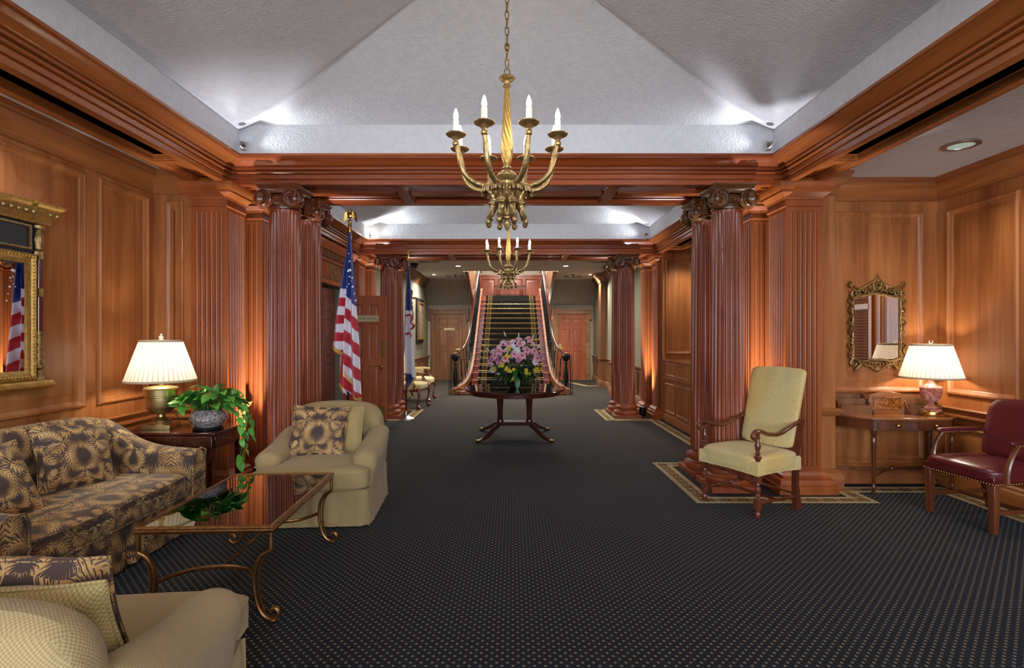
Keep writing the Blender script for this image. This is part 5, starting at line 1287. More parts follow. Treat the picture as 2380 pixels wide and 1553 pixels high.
# ---------------------------------------------------------------- drop leaf end table
et = thing('end_table', 'dark mahogany drop-leaf end table under the lamp and plant', 'table', (-2.68, 4.33, 0))
B(-.40, .41, -.24, .25, .622, .645).build('tabletop', 'mahogany', et, bev=.006)
lf_ = MB(); poly = [(-.40, .62), (-.40, .47), (-.37, .41), (-.30, .375), (-.20, .365), (.20, .365), (.30, .375), (.37, .41), (.40, .47), (.40, .62)]
lf_.loft([[(x, -.262, z) for x, z in poly], [(x, -.244, z) for x, z in poly]]); lf_.build('drop_leaf', 'mahogany', et, bev=.003)
B(-.36, .365, -.22, .23, .50, .622).build('apron', 'mahogany', et)
B(.366, .376, -.17, .18, .515, .61).build('drawer', 'mahogany', et, bev=.003); q = MB(); q.M = Matrix.Translation((.376, .0, .562)) @ Matrix.Rotation(pi / 2, 4, 'Y'); q.lathe([(.004, 0), (.005, .012), (.014, .016), (.015, .022), (.001, .026)], 14); q.build('knob', 'brass', et)
for x in (-.34, .36):
    for y in (-.20, .21): MB().taper(x, y, 0, .51, .013, .013, .022, .022).build('leg', 'mahogany_v', et)
# ---------------------------------------------------------------- lamps
def pleat_shade(t, rb, rt_, zb, zt, n=44):
    f = lambda r, th, z: r * (1 + .012 * cos(n * th))
    m = MB(); m.loft([[(f(rb + (rt_ - rb) * q - .0, 2 * pi * j / 264, 0) * cos(2 * pi * j / 264), f(rb + (rt_ - rb) * q, 2 * pi * j / 264, 0) * sin(2 * pi * j / 264), zb + (zt - zb) * q) for j in range(264)] for q in (0, .33, .66, 1)], cap=False)
    m.build('lamp_shade', 'shade', t, fix=False)
    for r, z in ((rb, zb), (rt_, zt)): MB().tube([(r * 1.008 * cos(a), r * 1.008 * sin(a), z) for a in [2 * pi * j / 64 for j in range(64)]], .006, 8, closed=True, flat=(1.5, .6)).build('shade_binding', 'shade_trim', t)
M['shade_trim'] = plain('shade_binding_cloth', '#c8b493', .7)
l1 = thing('table_lamp', 'brass urn table lamp with pleated shade on the end table', 'lamp', (-2.83, 4.32, .645), R(10))
B(-.105, .105, -.105, .105, 0, .035).build('square_base', 'brass_old', l1, bev=.003)
MB().lathe([(.001, .035), (.082, .035), (.084, .045), (.070, .055), (.072, .066), (.05, .08), (.032, .092), (.030, .112), (.045, .12), (.075, .13), (.098, .155), (.106, .19), (.108, .25), (.112, .255), (.112, .262), (.117, .265), (.12, .315), (.124, .32), (.12, .328), (.11, .332), (.06, .34), (.02, .345), (.016, .36), (.028, .372), (.028, .385), (.012, .39), (.012, .44)], 48).build('urn', 'brass_old', l1)
MB().tube([(0, 0, .40), (0, 0, .725)], .006, 6).build('lamp_rod', 'brass', l1); pleat_shade(l1, .253, .150, .385, .703)
MB().lathe([(.004, .70), (.02, .708), (.02, .715), (.01, .722), (.018, .732), (.016, .742), (.006, .75), (.009, .758), (.001, .765)], 16).build('finial', 'ivory', l1)
MB().ball((0, 0, .54), .03, 12, 10).build('lamp_bulb', 'lampbulb', l1) if False else None
l2 = thing('table_lamp', 'rose marble urn table lamp with pleated shade on the writing desk', 'lamp', (3.78, 4.80, .675))
MB().lathe([(.001, 0), (.092, 0), (.094, .008), (.08, .014), (.078, .036), (.07, .042), (.001, .042)], 40).build('brass_foot', 'brass', l2)
B(-.058, .058, -.058, .058, .042, .06).build('marble_block', 'pink_marble', l2)
MB().lathe([(.05, .06), (.055, .072), (.035, .085), (.022, .10), (.024, .118), (.04, .125), (.065, .145), (.078, .18), (.082, .225), (.084, .23), (.086, .25), (.075, .262), (.045, .275), (.028, .29), (.02, .31), (.02, .33)], 40, fn=lambda r, th, z: r * (1 + (.02 * sin(6 * th + z * 60) if .13 < z < .22 else 0))).build('urn', 'pink_marble', l2)
MB().tube([(0, 0, .32), (0, 0, .65)], .006, 6).build('lamp_rod', 'brass', l2); pleat_shade(l2, .238, .153, .34, .632)
MB().tube([(.016 * cos(a), 0, .662 + .016 * sin(a)) for a in [R(130) + R(280) * i / 14 for i in range(15)]], [.002 + .003 * sin(pi * i / 14) for i in range(15)], 6).build('crescent_finial', 'ivory', l2)
for (x, y, z), e in (((-2.83, 4.32, .645 + .53), 19), ((3.78, 4.80, .675 + .48), 21)):
    light('lamp_light', 'POINT', (x, y, z), e, (1, .9, .74), size=.035)
for t, z in ((l1, .53), (l2, .48)):
    MB().ball((0, 0, z), .03, 12, 10).build('lamp_bulb', 'bulb', t)
cd = MB().tube(smooth_path([(3.86, 4.92, .66), (3.90, 4.98, .45), (3.93, 4.99, .2), (3.94, 4.9, .02), (3.96, 4.7, .012)], 6), .004, 6).build('lamp_cord', 'wire'); tag(cd, 'dark lamp cord hanging behind the writing desk', 'cord')
# ---------------------------------------------------------------- plant
pl = thing('potted_pothos', 'green trailing pothos in a painted porcelain bowl', 'plant', (-2.42, 4.27, .645))
MB().lathe([(.001, 0), (.10, 0), (.11, .006), (.112, .016), (.10, .022), (.001, .022)], 36).build('wooden_stand', 'black', pl)
for k in range(5): place(MB().ball((0, 0, 0), .012, 8, 6).mesh('stand_foot', 'black'), 'stand_foot', pl, (.1 * cos(k * 1.257), .1 * sin(k * 1.257), .008))
MB().lathe([(.001, .022), (.085, .022), (.115, .045), (.136, .085), (.130, .12), (.112, .145), (.10, .152), (.104, .16), (.095, .16), (.09, .14), (.001, .14)], 40).build('porcelain_bowl', 'porcelain', pl)
rp_ = random.Random(11)
plf = leaf_mesh('leaf', 'leaf', .085, .031, 8, True, .35)
stems = MB(); nleaf = 0
def add_leaf(p, d, s=1.0):
    o = place(plf, 'leaf', pl, tuple(p), sc=(s,) * 3); o.rotation_mode = 'QUATERNION'; q = Vector(d).normalized().to_track_quat('X', 'Z')
    from mathutils import Quaternion
    o.rotation_quaternion = q @ Quaternion((1, 0, 0), rp_.uniform(-.9, .9))
for i in range(98):
    a = rp_.uniform(0, 2 * pi); rr = rp_.uniform(.04, .20); h = .17 + rp_.uniform(.0, .17) * (1 - rr / .34)
    p = Vector((rr * cos(a) * 1.25 - .0, rr * sin(a) * .8, h + .03)); stems.tube(smooth_path([(.06 * cos(a), .05 * sin(a), .14), (p.x * .6, p.y * .6, h + .02), tuple(p)], 3), .0022, 5)
    add_leaf(p, (cos(a) + rp_.uniform(-.5, .5), sin(a) + rp_.uniform(-.9, .1), rp_.uniform(-.5, .5)), rp_.uniform(.8, 1.25))
for path in ([(.08, -.02, .15), (.17, -.03, .24), (.25, -.02, .20), (.29, -.02, .08), (.285, -.03, -.05), (.28, -.04, -.18), (.27, -.05, -.27)], [(.08, .0, .15), (.18, .0, .20), (.30, .0, .15), (.34, -.01, .04), (.36, -.02, -.08)], [(.07, -.03, .15), (.16, -.06, .19), (.26, -.06, .12), (.30, -.07, .0), (.34, -.08, -.12), (.30, -.08, -.2)], [(-.06, -.05, .15), (-.14, -.10, .19), (-.2, -.12, .12)], [(.05, -.04, .15), (.20, -.05, .26), (.33, -.06, .18)]):
    P = smooth_path(path, 4); stems.tube(P, .0026, 5)
    for k in range(3, len(P), 2):
        p = Vector(P[k]); d = (Vector(P[k]) - Vector(P[k - 1])); add_leaf(p, (d.x * 20 + rp_.uniform(.1, .9), rp_.uniform(-.9, .3), d.z * 12 - .25), rp_.uniform(.65, 1.0))
stems.build('stem', 'stem', pl)['kind'] = 'stuff'
# ================================================================ tall yellow armchair
yc_ = thing('high_back_armchair', 'tall-backed armchair in yellow brocade with carved walnut arms', 'armchair', (1.965, 4.40, 0), 0)
# local frame: facing -y; built then turned so that the front looks left and towards the camera
yc_.rotation_euler = (0, 0, -R(63))
W, Dp = .26, .225
MB().softbox((0, -.01, .40), (W + .035, Dp + .03, .075), 7, 14, puff=.10).build('seat', 'brocade', yc_)
vm = MB(); rings = []
per = []
for i in range(4):
    C = [(-W - .03, -Dp - .035), (W + .03, -Dp - .035), (W + .03, Dp + .02), (-W - .03, Dp + .02)]
    a = Vector(C[i]); b = Vector(C[(i + 1) % 4])
    for k in range(16): per.append(a + (b - a) * k / 16)
low = [.325 + .010 * abs(sin(i * .20)) for i in range(64)]
vm.loft([[(p.x * .97, p.y * .97, low[i]) for i, p in enumerate(per)], [(p.x, p.y, low[i]) for i, p in enumerate(per)], [(p.x, p.y, .42) for p in per], [(p.x * .97, p.y * .97, .435) for p in per]], cap=False); vm.build('seat_valance', 'brocade', yc_)
# raked upholstered back
rings = []
for i in range(13):
    q = i / 12; z = .47 + .66 * q; y = Dp - .02 + .17 * q; w_ = .245 + .012 * q; th = .035; e = 1 if 0 < i < 12 else .55
    rings.append([(w_ * c_, y + th * s_ * e, z) for c_, s_ in [(math.copysign(abs(cos(a)) ** .35, cos(a)), math.copysign(abs(sin(a)) ** .7, sin(a))) for a in [2 * pi * j / 32 for j in range(32)]]])
MB().loft(rings).build('backrest', 'brocade', yc_, sub=1)
def turned(pts, x=0, y=0, n=16):
    return MB().lathe(pts, n, (x, y))
BL = [(.012, 0), (.016, .01), (.018, .03), (.014, .04), (.014, .05)]
for sx in (-1, 1):
    x, y = sx * W, -Dp
    m = MB(); m.box(x - .022, x + .022, y - .022, y + .022, .07, .15); m.box(x - .022, x + .022, y - .022, y + .022, .27, .345)
    m.lathe([(.016, 0), (.022, .012), (.022, .04), (.016, .05), (.02, .07)], 14, (x, y)); m.lathe([(.02, .15), (.014, .158), (.022, .172), (.014, .186), (.016, .20), (.024, .22), (.018, .235), (.012, .245), (.022, .258), (.02, .27)], 16, (x, y)); m.build('front_leg', 'turned', yc_)
    m = MB(); m.box(x - .02, x + .02, y - .02, y + .02, .43, .47); m.lathe([(.019, .47), (.013, .478), (.022, .492), (.012, .505), (.02, .53), (.023, .555), (.014, .58), (.011, .60), (.020, .612), (.012, .626), (.018, .645)], 16, (x, y)); m.build('arm_post', 'turned', yc_)
    m = MB(); m.loft([[(x - .019, Dp - .02, 0.0), (x + .019, Dp - .02, 0), (x + .019, Dp + .02 + .03, 0), (x - .019, Dp + .01 + .02, 0)], [(x - .019, Dp - .03, .2), (x + .019, Dp - .03, .2), (x + .019, Dp + .01, .2), (x - .019, Dp + .01, .2)], [(x - .019, Dp - .02, .47), (x + .019, Dp - .02, .47), (x + .019, Dp + .02, .47), (x - .019, Dp + .02, .47)], [(x - .019, Dp + .04, .72), (x + .019, Dp + .04, .72), (x + .019, Dp + .08, .72), (x - .019, Dp + .08, .72)]]); m.build('rear_leg', 'turned', yc_)
    ap_ = smooth_path([(x * .96, Dp + .045, .70), (x, Dp - .08, .665), (x * 1.02, 0, .625), (x * 1.03, -.12, .635), (x * 1.03, -Dp + .01, .665), (x * 1.03, -Dp - .05, .655), (x * 1.03, -Dp - .065, .625), (x * 1.03, -Dp - .045, .605), (x * 1.03, -Dp - .025, .62)], 5)
    MB().tube(ap_, [.017 + .006 * sin(pi * min(1, i / 26)) for i in range(len(ap_))], 10, flat=(.8, 1.15)).build('scrolled_arm', 'turned', yc_)
    # side stretchers
    def bobbin(p, q, nn=7, r=.014):
        a, b = Vector(p), Vector(q); pts = []; rs = []
        for i in range(nn * 6 + 1):
            k = i / (nn * 6); pts.append(tuple(a + (b - a) * k)); rs.append(r * (.62 + .38 * abs(sin(pi * k * nn))) if .05 < k < .95 else r)
        return MB().tube(pts, rs, 10)
    bobbin((x, -Dp + .02, .11), (x, Dp - .02, .11), 5).build('stretcher', 'turned', yc_)
bobbin((-W + .02, -Dp, .30), (W - .02, -Dp, .30), 9).build('stretcher', 'turned', yc_)
bobbin((-W, Dp - .01, .13), (W, Dp - .01, .13), 5, .011).build('stretcher', 'turned', yc_); MB().tube([(-W, 0, .11), (W, 0, .11)], .011, 8).build('stretcher', 'turned', yc_)
B(-W, W, Dp - .01, Dp + .02, .455, .485).build('back_rail', 'turned', yc_)
# ================================================================ writing desk
dk = thing('writing_desk', 'bow-fronted wooden writing desk against the right back wall', 'desk', (3.45, 4.79, 0))
poly = [(-.47, .235), (-.47, .12), (-.44, .05)] + [(-.33 + .0, -.12)] + [(-.30 + .66 * i / 12, -.155 - .045 * sin(pi * i / 12)) for i in range(13)] + [(.42, -.12), (.49, -.10), (.50, .0), (.50, .235)]
poly = [(-.50, .235), (-.50, .16), (-.30, -.13)] + [(-.28 + .68 * i / 12, -.145 - .035 * sin(pi * i / 12)) for i in range(13)] + [(.41, -.135), (.47, -.10), (.50, -.06), (.50, .235)]
sc_ = lambda k: [(x * k, y * k) for x, y in poly]
MB().prism(poly, .655, .675).build('tabletop', 'desk', dk, bev=.004)
MB().prism(sc_(.965), .565, .655).build('apron', 'desk_v', dk, bev=.002)
for i, (a, b) in enumerate(((-.255, .055), (.075, .385))):
    r_ = [(a + (b - a) * k / 8, -.145 * .965 - .035 * sin(pi * ((a + (b - a) * k / 8) + .28) / .68) - .005) for k in range(9)]
    m = MB(); m.loft([[(x, y, .577), (x, y + .02, .577), (x, y + .02, .643), (x, y, .643)] for x, y in r_]); d_ = m.build('drawer', 'desk_v', dk)
    q = MB(); q.M = Matrix.Translation(((a + b) / 2, r_[4][1], .612)) @ Matrix.Rotation(pi / 2, 4, 'X'); q.lathe([(.006, 0), (.006, .010), (.016, .016), (.017, .022), (.010, .028), (.001, .030)], 16); q.build('knob', 'brass', d_)
for x, y in ((-.28, -.13), (.43, -.10), (-.46, .20), (.46, .20)):
    MB().lathe([(.010, 0), (.014, .012), (.011, .05), (.017, .06), (.017, .075), (.011, .085), (.012, .10), (.020, .45), (.022, .50), (.016, .51), (.024, .525), (.024, .57)], 16, (x, y), lambda r, th, z: r * (1 + (.06 * cos(8 * th) if .1 < z < .5 else 0))).build('turned_leg', 'desk_v', dk)
m = MB(); m.tube([(-.28, -.13, .16), (-.05, .05, .17), (.08, .06, .18), (.43, -.10, .16)], .010, 8).tube([(-.46, .20, .16), (-.05, .07, .17), (.08, .07, .18), (.46, .20, .16)], .010, 8).ball((.015, .06, .185), .022, 10, 8); m.build('curved_stretcher', 'desk_v', dk)
# superstructure with stepped letter trays
def tray_(x0, x1):
    m = MB(); m.box(x0, x1, .05, .06, .675, .76); m.box(x0, x1, .14, .15, .675, .81); m.box(x0, x1, .215, .225, .675, .84); return m
tray_(-.45, -.17).build('letter_tray', 'oak', dk); tray_(.17, .46).build('letter_tray', 'oak', dk)
for x in (-.455, -.165, .165, .455):
    pr = smooth_path([(0, .03, .675), (0, .045, .72), (0, .08, .75), (0, .10, .79), (0, .14, .81), (0, .18, .845), (0, .225, .85)], 3)
    m = MB(); m.loft([[(x + dx, y, .675) for _, y, z in pr] + [(x + dx, y, z) for _, y, z in pr[::-1]] for dx in (-.006, .006)]); m.build('scrolled_divider', 'desk_v', dk)
pr = [(-.165, .675)] + [(-.165 + .33 * i / 14, .845 + .035 * sin(pi * i / 14)) for i in range(15)] + [(.165, .675)]
m = MB(); m.loft([[(x, .10, z) for x, z in pr], [(x, .12, z) for x, z in pr]]); m.build('center_cabinet', 'desk', dk, bev=.003)
m = MB(); m.M = Matrix.Translation((0, .10, 0)); m.rect_rings(-.13, .13, .715, .83, [(0, 0), (.003, .006), (.01, .006), (.012, .002)], fill=True); m.build('cabinet_door', 'burl', dk)
# ================================================================ small rococo mirror
mr = thing('rococo_mirror', 'small rectangular mirror in ornate scrolled gilt frame above the writing desk', 'mirror', (3.438, 5.02, 1.475))
B(-.215, .215, -.004, .006, -.305, .30).build('mirror_glass', 'mirror', mr)
B(-.235, .235, .006, .02, -.33, .33).build('backing_board', 'black', mr)
def scroll_at(m, x, z, r, turns, rot, sg=1, th=.010, y=-.012):
    n = int(18 * turns); P = []
    for i in range(n + 1):
        k = i / n; a = rot + sg * 2 * pi * turns * k; rr = r * (1 - k * .85); P.append((x + rr * cos(a), y - .008 * k, z + rr * sin(a)))
    m.tube(P, [th * (1 - .5 * i / n) for i in range(n + 1)], 7)
for s in (-1, 1):
    m = MB()
    side = [(s * (.226 + .003 * sin(i * .7)), -.008, -.33 + .66 * i / 40) for i in range(41)]; m.tube(side, [.009 + .003 * abs(sin(i * .9)) for i in range(41)], 8)
    for zz in (-.22, .0, .2): m.tube(smooth_path([(s * .235, -.014, zz - .09), (s * .262, -.016, zz - .05), (s * .240, -.02, zz), (s * .268, -.014, zz + .045), (s * .245, -.012, zz + .08)], 5), [.004 + .009 * sin(pi * i / 20) for i in range(21)], 6)
    inner = [(s * .212, -.006, -.30 + .6 * i / 2) for i in range(3)]; m.tube(inner, .006, 6)
    for i in range(8): z = -.26 + i * .072; scroll_at(m, s * .245, z, .026, .9, pi / 2 if i % 2 else -pi / 2, s if i % 2 else -s, .0075)
    scroll_at(m, s * .215, .315, .06, 1.4, pi / 2, s, .013); scroll_at(m, s * .215, -.345, .062, 1.4, -pi / 2, -s, .014)
    m.tube(smooth_path([(s * .235, -.012, .36), (s * .265, -.014, .39), (s * .25, -.012, .425), (s * .24, -.012, .40)], 4), .009, 6)
    m.build('side_scrollwork', 'gilt', mr)
m = MB()
P = smooth_path([(-.21, -.012, .31), (-.15, -.016, .285), (-.08, -.016, .30), (0, -.018, .312), (.08, -.016, .30), (.15, -.016, .285), (.21, -.012, .31)], 5); m.tube(P, .012, 8)
for s in (-1, 1):
    scroll_at(m, s * .14, .335, .04, 1.1, 0, s, .009); scroll_at(m, s * .06, .355, .045, 1.2, pi, -s, .010); m.tube(smooth_path([(s * .19, -.012, .33), (s * .13, -.014, .37), (s * .07, -.016, .40), (s * .02, -.018, .44)], 5), .010, 7)
    for i in range(6): m.ball((s * (.03 + .028 * i), -.018, .335 + .012 * sin(i * 2)), .013, 6, 5)
m.tube([(.04 * cos(a), -.018, .395 + .048 * sin(a)) for a in [2 * pi * i / 20 for i in range(20)]], .010, 7, closed=True)
m.tube([(.02 * cos(a), -.022, .39 + .024 * sin(a)) for a in [2 * pi * i / 14 for i in range(14)]], .008, 6, closed=True)
m.tube(smooth_path([(0, -.016, .44), (.012, -.016, .465), (-.004, -.014, .50)], 4), [.012 - .0012 * i for i in range(9)], 6)
m.build('crest', 'gilt', mr)
m = MB(); P = smooth_path([(-.21, -.012, -.31), (-.12, -.016, -.325), (-.05, -.018, -.31), (0, -.018, -.315), (.05, -.018, -.31), (.12, -.016, -.325), (.21, -.012, -.31)], 5); m.tube(P, .012, 8)
for s in (-1, 1):
    m.tube(smooth_path([(s * .20, -.012, -.40), (s * .14, -.014, -.35), (s * .08, -.016, -.37), (s * .03, -.018, -.40), (0, -.018, -.41)], 5), .011, 7); scroll_at(m, s * .10, -.36, .03, 1, 0, -s, .008)
    for i in range(6): m.ball((s * (.02 + .03 * i), -.018, -.345 - .01 * cos(i)), .013, 6, 5)
m.ball((0, -.02, -.40), .026, 10, 8, (1, .6, 1.1)); m.build('lower_scrollwork', 'gilt', mr)
# ================================================================ big gilt pier mirror on the left wall
pm = thing('gilt_pier_mirror', 'tall gilt and dark mirror with corner colonnettes, cut by the left edge', 'mirror', (XL, 3.06, 1.66), pi / 2)
# local: x along the wall (+x = away from the camera), -y = into the room
hw_ = .545
B(-hw_ + .04, hw_ - .04, -.05, -.003, -.56, .55).build('backboard', 'black', pm)
B(-hw_ + .13, hw_ - .13, -.056, -.050, -.50, .20).build('mirror_glass', 'mirror', pm)
m = MB(); m.M = Matrix.Translation((0, -.05, 0)); m.rect_rings(-hw_ + .07, hw_ - .07, -.56, .27, [(0, 0), (0, .03), (.01, .036), (.02, .03), (.03, .02), (.045, .018), (.055, .01), (.065, .006)]); fr_ = m.build('inner_frame', 'gilt_light', pm, fix=False)
bd = MB().ball((0, 0, 0), .008, 6, 4).mesh('bead', 'gilt_light')
bb = MB()
for i in range(34):
    for s in (-1, 1): bb.ball((s * (hw_ - .092), -.083, -.53 + i * .0235), .0075, 6, 4)
for i in range(38):
    for z in (-.535, .25): bb.ball((-.44 + i * .0238, -.083, z), .0075, 6, 4)
bb.build('beading', 'gilt_light', pm)['kind'] = 'stuff'
B(-hw_ + .08, hw_ - .08, -.062, -.05, .29, .47).build('frieze_tablet', 'tablet', pm) if False else B(-hw_ + .08, hw_ - .08, -.062, -.05, .29, .47).build('frieze_tablet', 'black', pm)
m = MB(); m.M = Matrix.Translation((0, -.062, 0)); m.rect_rings(-hw_ + .10, hw_ - .10, .30, .46, [(0, 0), (0, .012), (.012, .012), (.012, 0)]); m.build('tablet_border', 'gilt', pm, fix=False)
m = MB()
for k in range(11):
    a = pi * k / 10
    m.tube(smooth_path([(0, -.066, .37), (.07 * cos(a), -.08, .37 + .03 * sin(a * 2)), (.13 * cos(a) + .02, -.07, .375 + .045 * sin(a))], 4), [.004 + .010 * sin(pi * i / 8) for i in range(9)], 6)
    m.tube(smooth_path([(0, -.066, .37), (.10 * cos(a), -.08, .37), (.19 * cos(a), -.068, .375 + .02 * sin(a))], 4), [.004 + .008 * sin(pi * i / 8) for i in range(9)], 6)
m.build('leaf_ornament', 'gilt', pm)
for s in (-1, 1):
    x = s * (hw_ - .028)
    MB().lathe([(.022, -.32), (.024, -.1), (.024, .1), (.022, .28)], 18, (x, -.055)).build('colonnette', 'mahogany_v', pm)
    MB().lathe([(.03, .47), (.03, .45), (.018, .44), (.026, .40), (.03, .37), (.022, .33), (.024, .31)], 16, (x, -.055), lambda r, th, z: r * (1 + .08 * cos(6 * th))).build('capital', 'gilt', pm)
    for z in (.27, .02): MB().lathe([(.025, z - .03), (.029, z - .025), (.029, z + .025), (.025, z + .03)], 16, (x, -.055), lambda r, th, z: r * (1 + .08 * cos(8 * th))).build('gilt_band', 'gilt', pm)
    m = MB(); rr = [[((.028 * (1 + .12 * cos(6 * (a + z * 22)))) * cos(a) + x, (.028 * (1 + .12 * cos(6 * (a + z * 22)))) * sin(a) - .055, z) for a in [2 * pi * j / 36 for j in range(36)]] for z in [-.46 + .22 * i / 16 for i in range(17)]]; m.loft(rr); m.build('twisted_foot', 'gilt', pm, angle=60)
    MB().lathe([(.024, -.46), (.03, -.48), (.014, -.50), (.016, -.52), (.03, -.54), (.034, -.56)], 16, (x, -.055)).build('vase_foot', 'gilt', pm)
MB().sweep([(-hw_, -.0), (-hw_, -.10), (-hw_ + .09, -.10), (-hw_ + .09, -.075), (hw_ - .09, -.075), (hw_ - .09, -.10), (hw_, -.10), (hw_, 0)], [(0, .475), (.008, .48), (.012, .50), (.03, .52), (.035, .54), (.04, .55), (.045, .575), (.065, .59), (.068, .605), (-.02, .605), (-.02, .475)], False, -1).build('cornice', 'gilt_light', pm)
ac_ = MB()
for i in range(22): ac_.ball((-hw_ + .025 + i * .052, -.115 if i not in (0, 1, 20, 21) else -.135, .545), .016, 6, 5, (1, .8, 1.2))
ac_.build('leaf_molding', 'gilt', pm)['kind'] = 'stuff'
MB().sweep([(-hw_, -.0), (-hw_, -.09), (hw_, -.09), (hw_, 0)], [(-.02, -.56), (.02, -.565), (.025, -.585), (.035, -.60), (.0, -.625), (-.02, -.625)], False, -1).build('lower_shelf', 'gilt_light', pm)
# ================================================================ oxblood leather armchair, right edge
lc = thing('leather_armchair', 'oxblood leather open armchair with brass nails at the right edge', 'armchair', (3.59, 4.02, 0), -R(90) + R(8))
W, Dp = .245, .235
MB().softbox((0, -.01, .40), (W + .035, Dp + .035, .055), 6, 14, puff=.28).build('seat', 'leather', lc)
MB().prism([(-W - .025, -Dp - .03), (W + .025, -Dp - .03), (W + .02, Dp + .02), (-W - .02, Dp + .02)], .34, .40).build('seat_side', 'leather', lc, bev=.008)
nails = MB()
for i in range(26): nails.ball((-W - .02 + (2 * W + .04) * i / 25, -Dp - .034, .350), .0055, 6, 4)
for s in (-1, 1):
    for i in range(24): nails.ball((s * (W + .028), -Dp - .02 + (2 * Dp + .02) * i / 23, .350), .0055, 6, 4)
nails.build('nail_trim', 'brass', lc)['kind'] = 'stuff'
for sx in (-1, 1):
    MB().taper(sx * (W - .0), -Dp, 0, .345, .02, .02, .026, .026).build('front_leg', 'desk_v', lc, bev=.003)
    m = MB(); m.loft([[(sx * W - .02, Dp + .07, 0), (sx * W + .02, Dp + .07, 0), (sx * W + .02, Dp + .105, 0), (sx * W - .02, Dp + .105, 0)], [(sx * W - .02, Dp - .03, .35), (sx * W + .02, Dp - .03, .35), (sx * W + .02, Dp + .01, .35), (sx * W - .02, Dp + .01, .35)]]); m.build('rear_leg', 'desk_v', lc)
    x = sx * (W + .03)
    ar = smooth_path([(x, -Dp + .06, .36), (x + sx * .005, -Dp + .065, .45), (x + sx * .01, -Dp + .09, .53), (x + sx * .01, -Dp + .135, .60), (x, -Dp + .16, .635)], 5)
    MB().tube(ar, [.028, .027, .025, .024, .022, .021, .02, .019, .018, .018, .017, .017, .016, .016, .016, .016, .016, .016, .016, .016, .016], 8, flat=(1.1, .75)).build('arm_support', 'desk_v', lc)
    MB().softbox((x, .06, .635), (.022, .20, .020), 4, 8).build('arm_pad', 'leather', lc); n2_ = MB()
    for i in range(20): n2_.ball((x + sx * .0225, -.12 + i * .019, .622), .0045, 6, 4); n2_.ball((x - sx * .0225, -.12 + i * .019, .622), .0045, 6, 4)
    n2_.build('nail_trim', 'brass', lc)['kind'] = 'stuff'
    MB().box(sx * W - .01, sx * W + .01, -Dp, Dp + .05, .13, .16).build('side_stretcher', 'desk_v', lc)
MB().box(-W, W, .03, .05, .13, .155).build('cross_stretcher', 'desk_v', lc)
rings = []
for i in range(13):
    q = i / 12; z = .44 + .46 * q; y = Dp + .01 + .10 * q; w_ = .25 + .015 * sin(pi * q) - (.05 * max(0, q - .85) / .15); th = .035; e = 1 if 0 < i < 12 else .5
    rings.append([(w_ * c_, y + th * s_ * e, z) for c_, s_ in [(math.copysign(abs(cos(a)) ** .4, cos(a)), math.copysign(abs(sin(a)) ** .7, sin(a))) for a in [2 * pi * j / 28 for j in range(28)]]])
MB().loft(rings).build('backrest', 'leather', lc, sub=1)
# ================================================================ flags
def flag(name, label, loc, top, secs, colour, pole_r=.012, final='eagle', fringe_t=.018, pole_mat='brass_old', base=True):
    """secs: [(z, [(x, y)...])] cross sections of the hanging cloth from top to bottom; colour(u, v) -> rgb"""
    t = thing(name, label, 'flag', loc, 0, None)
    return t
def cloth(t, rows, nu, nv, colour, name='flag_cloth'):
    """rows: list of (v, [(x,y,z)...]) control sections, bilinear in v, smooth in u"""
    def at(u, v):
        for (v0, P0), (v1, P1) in zip(rows, rows[1:]):
            if v <= v1 + 1e-9:
                k = (v - v0) / (v1 - v0); break
        n = len(P0) - 1; s = min(u * n, n - 1e-6); i = int(s); f = s - i; f2 = f * f * (3 - 2 * f)
        a = [P0[i][c] + (P0[i + 1][c] - P0[i][c]) * (f if c == 0 else f2) for c in range(3)]; b = [P1[i][c] + (P1[i + 1][c] - P1[i][c]) * (f if c == 0 else f2) for c in range(3)]
        return tuple(a[c] + (b[c] - a[c]) * k for c in range(3))
    vs = []; cs = []
    for j in range(nv + 1):
        for i in range(nu + 1):
            u, v = i / nu, j / nv; p = at(u, v); vs.append(p); cs.append(colour(u, v, p))
    m = MB().add(vs, [(j * (nu + 1) + i, j * (nu + 1) + i + 1, (j + 1) * (nu + 1) + i + 1, (j + 1) * (nu + 1) + i) for j in range(nv) for i in range(nu)])
    o = m.build(name, 'flagcloth', t, angle=80, fix=False); ca = o.data.color_attributes.new('dye', 'FLOAT_COLOR', 'POINT')
    for k, c in enumerate(cs): ca.data[k].color = c
    return at
RED, WHT, BLU, GLD = rgb('#b8202e'), rgb('#e2dfe6'), rgb('#22357f'), rgb('#c9a04e')
# scale at y = 5.2: 1240 / 5.2 px per metre; coordinates below come from the drape: x across, z up
f1 = thing('ceremonial_flag', 'hanging American flag with gold fringe and an eagle-topped pole', 'flag', (-1.60, 5.20, 0))
PX = lambda px, py, y=5.2: ((px - 1187) * y / 1240 + 1.60, 1.4 + (778 - py) * y / 1240)
MB().tube([PX(803, 960)[0:1] + (.03,) + (.04,), PX(812, 520)[0:1] + (.02,) + (PX(812, 520)[1],)], .013, 12).build('flag_pole', 'iron', f1)
MB().lathe([(.15, 0), (.15, .015), (.12, .03), (.05, .05), (.025, .08), (.025, .12), (.001, .12)], 28, (PX(803, 960)[0], .03)).build('pole_base', 'brass', f1)
ex, ez = PX(812, 520)
MB().lathe([(.012, ez - .16), (.016, ez - .14), (.016, ez - .02), (.022, ez - .01), (.012, ez), (.014, ez + .01)], 12, (ex, .02)).ball((ex, .02, ez + .02), .022, 10, 8).build('pole_ferrule', 'brass', f1)
m = MB(); m.ball((ex, .02, ez + .085), .022, 10, 8, (1, .8, 1.7)); m.ball((ex + .004, .01, ez + .13), .014, 8, 6); m.tube([(ex + .01, .0, ez + .13), (ex + .024, -.006, ez + .122)], .004, 5)
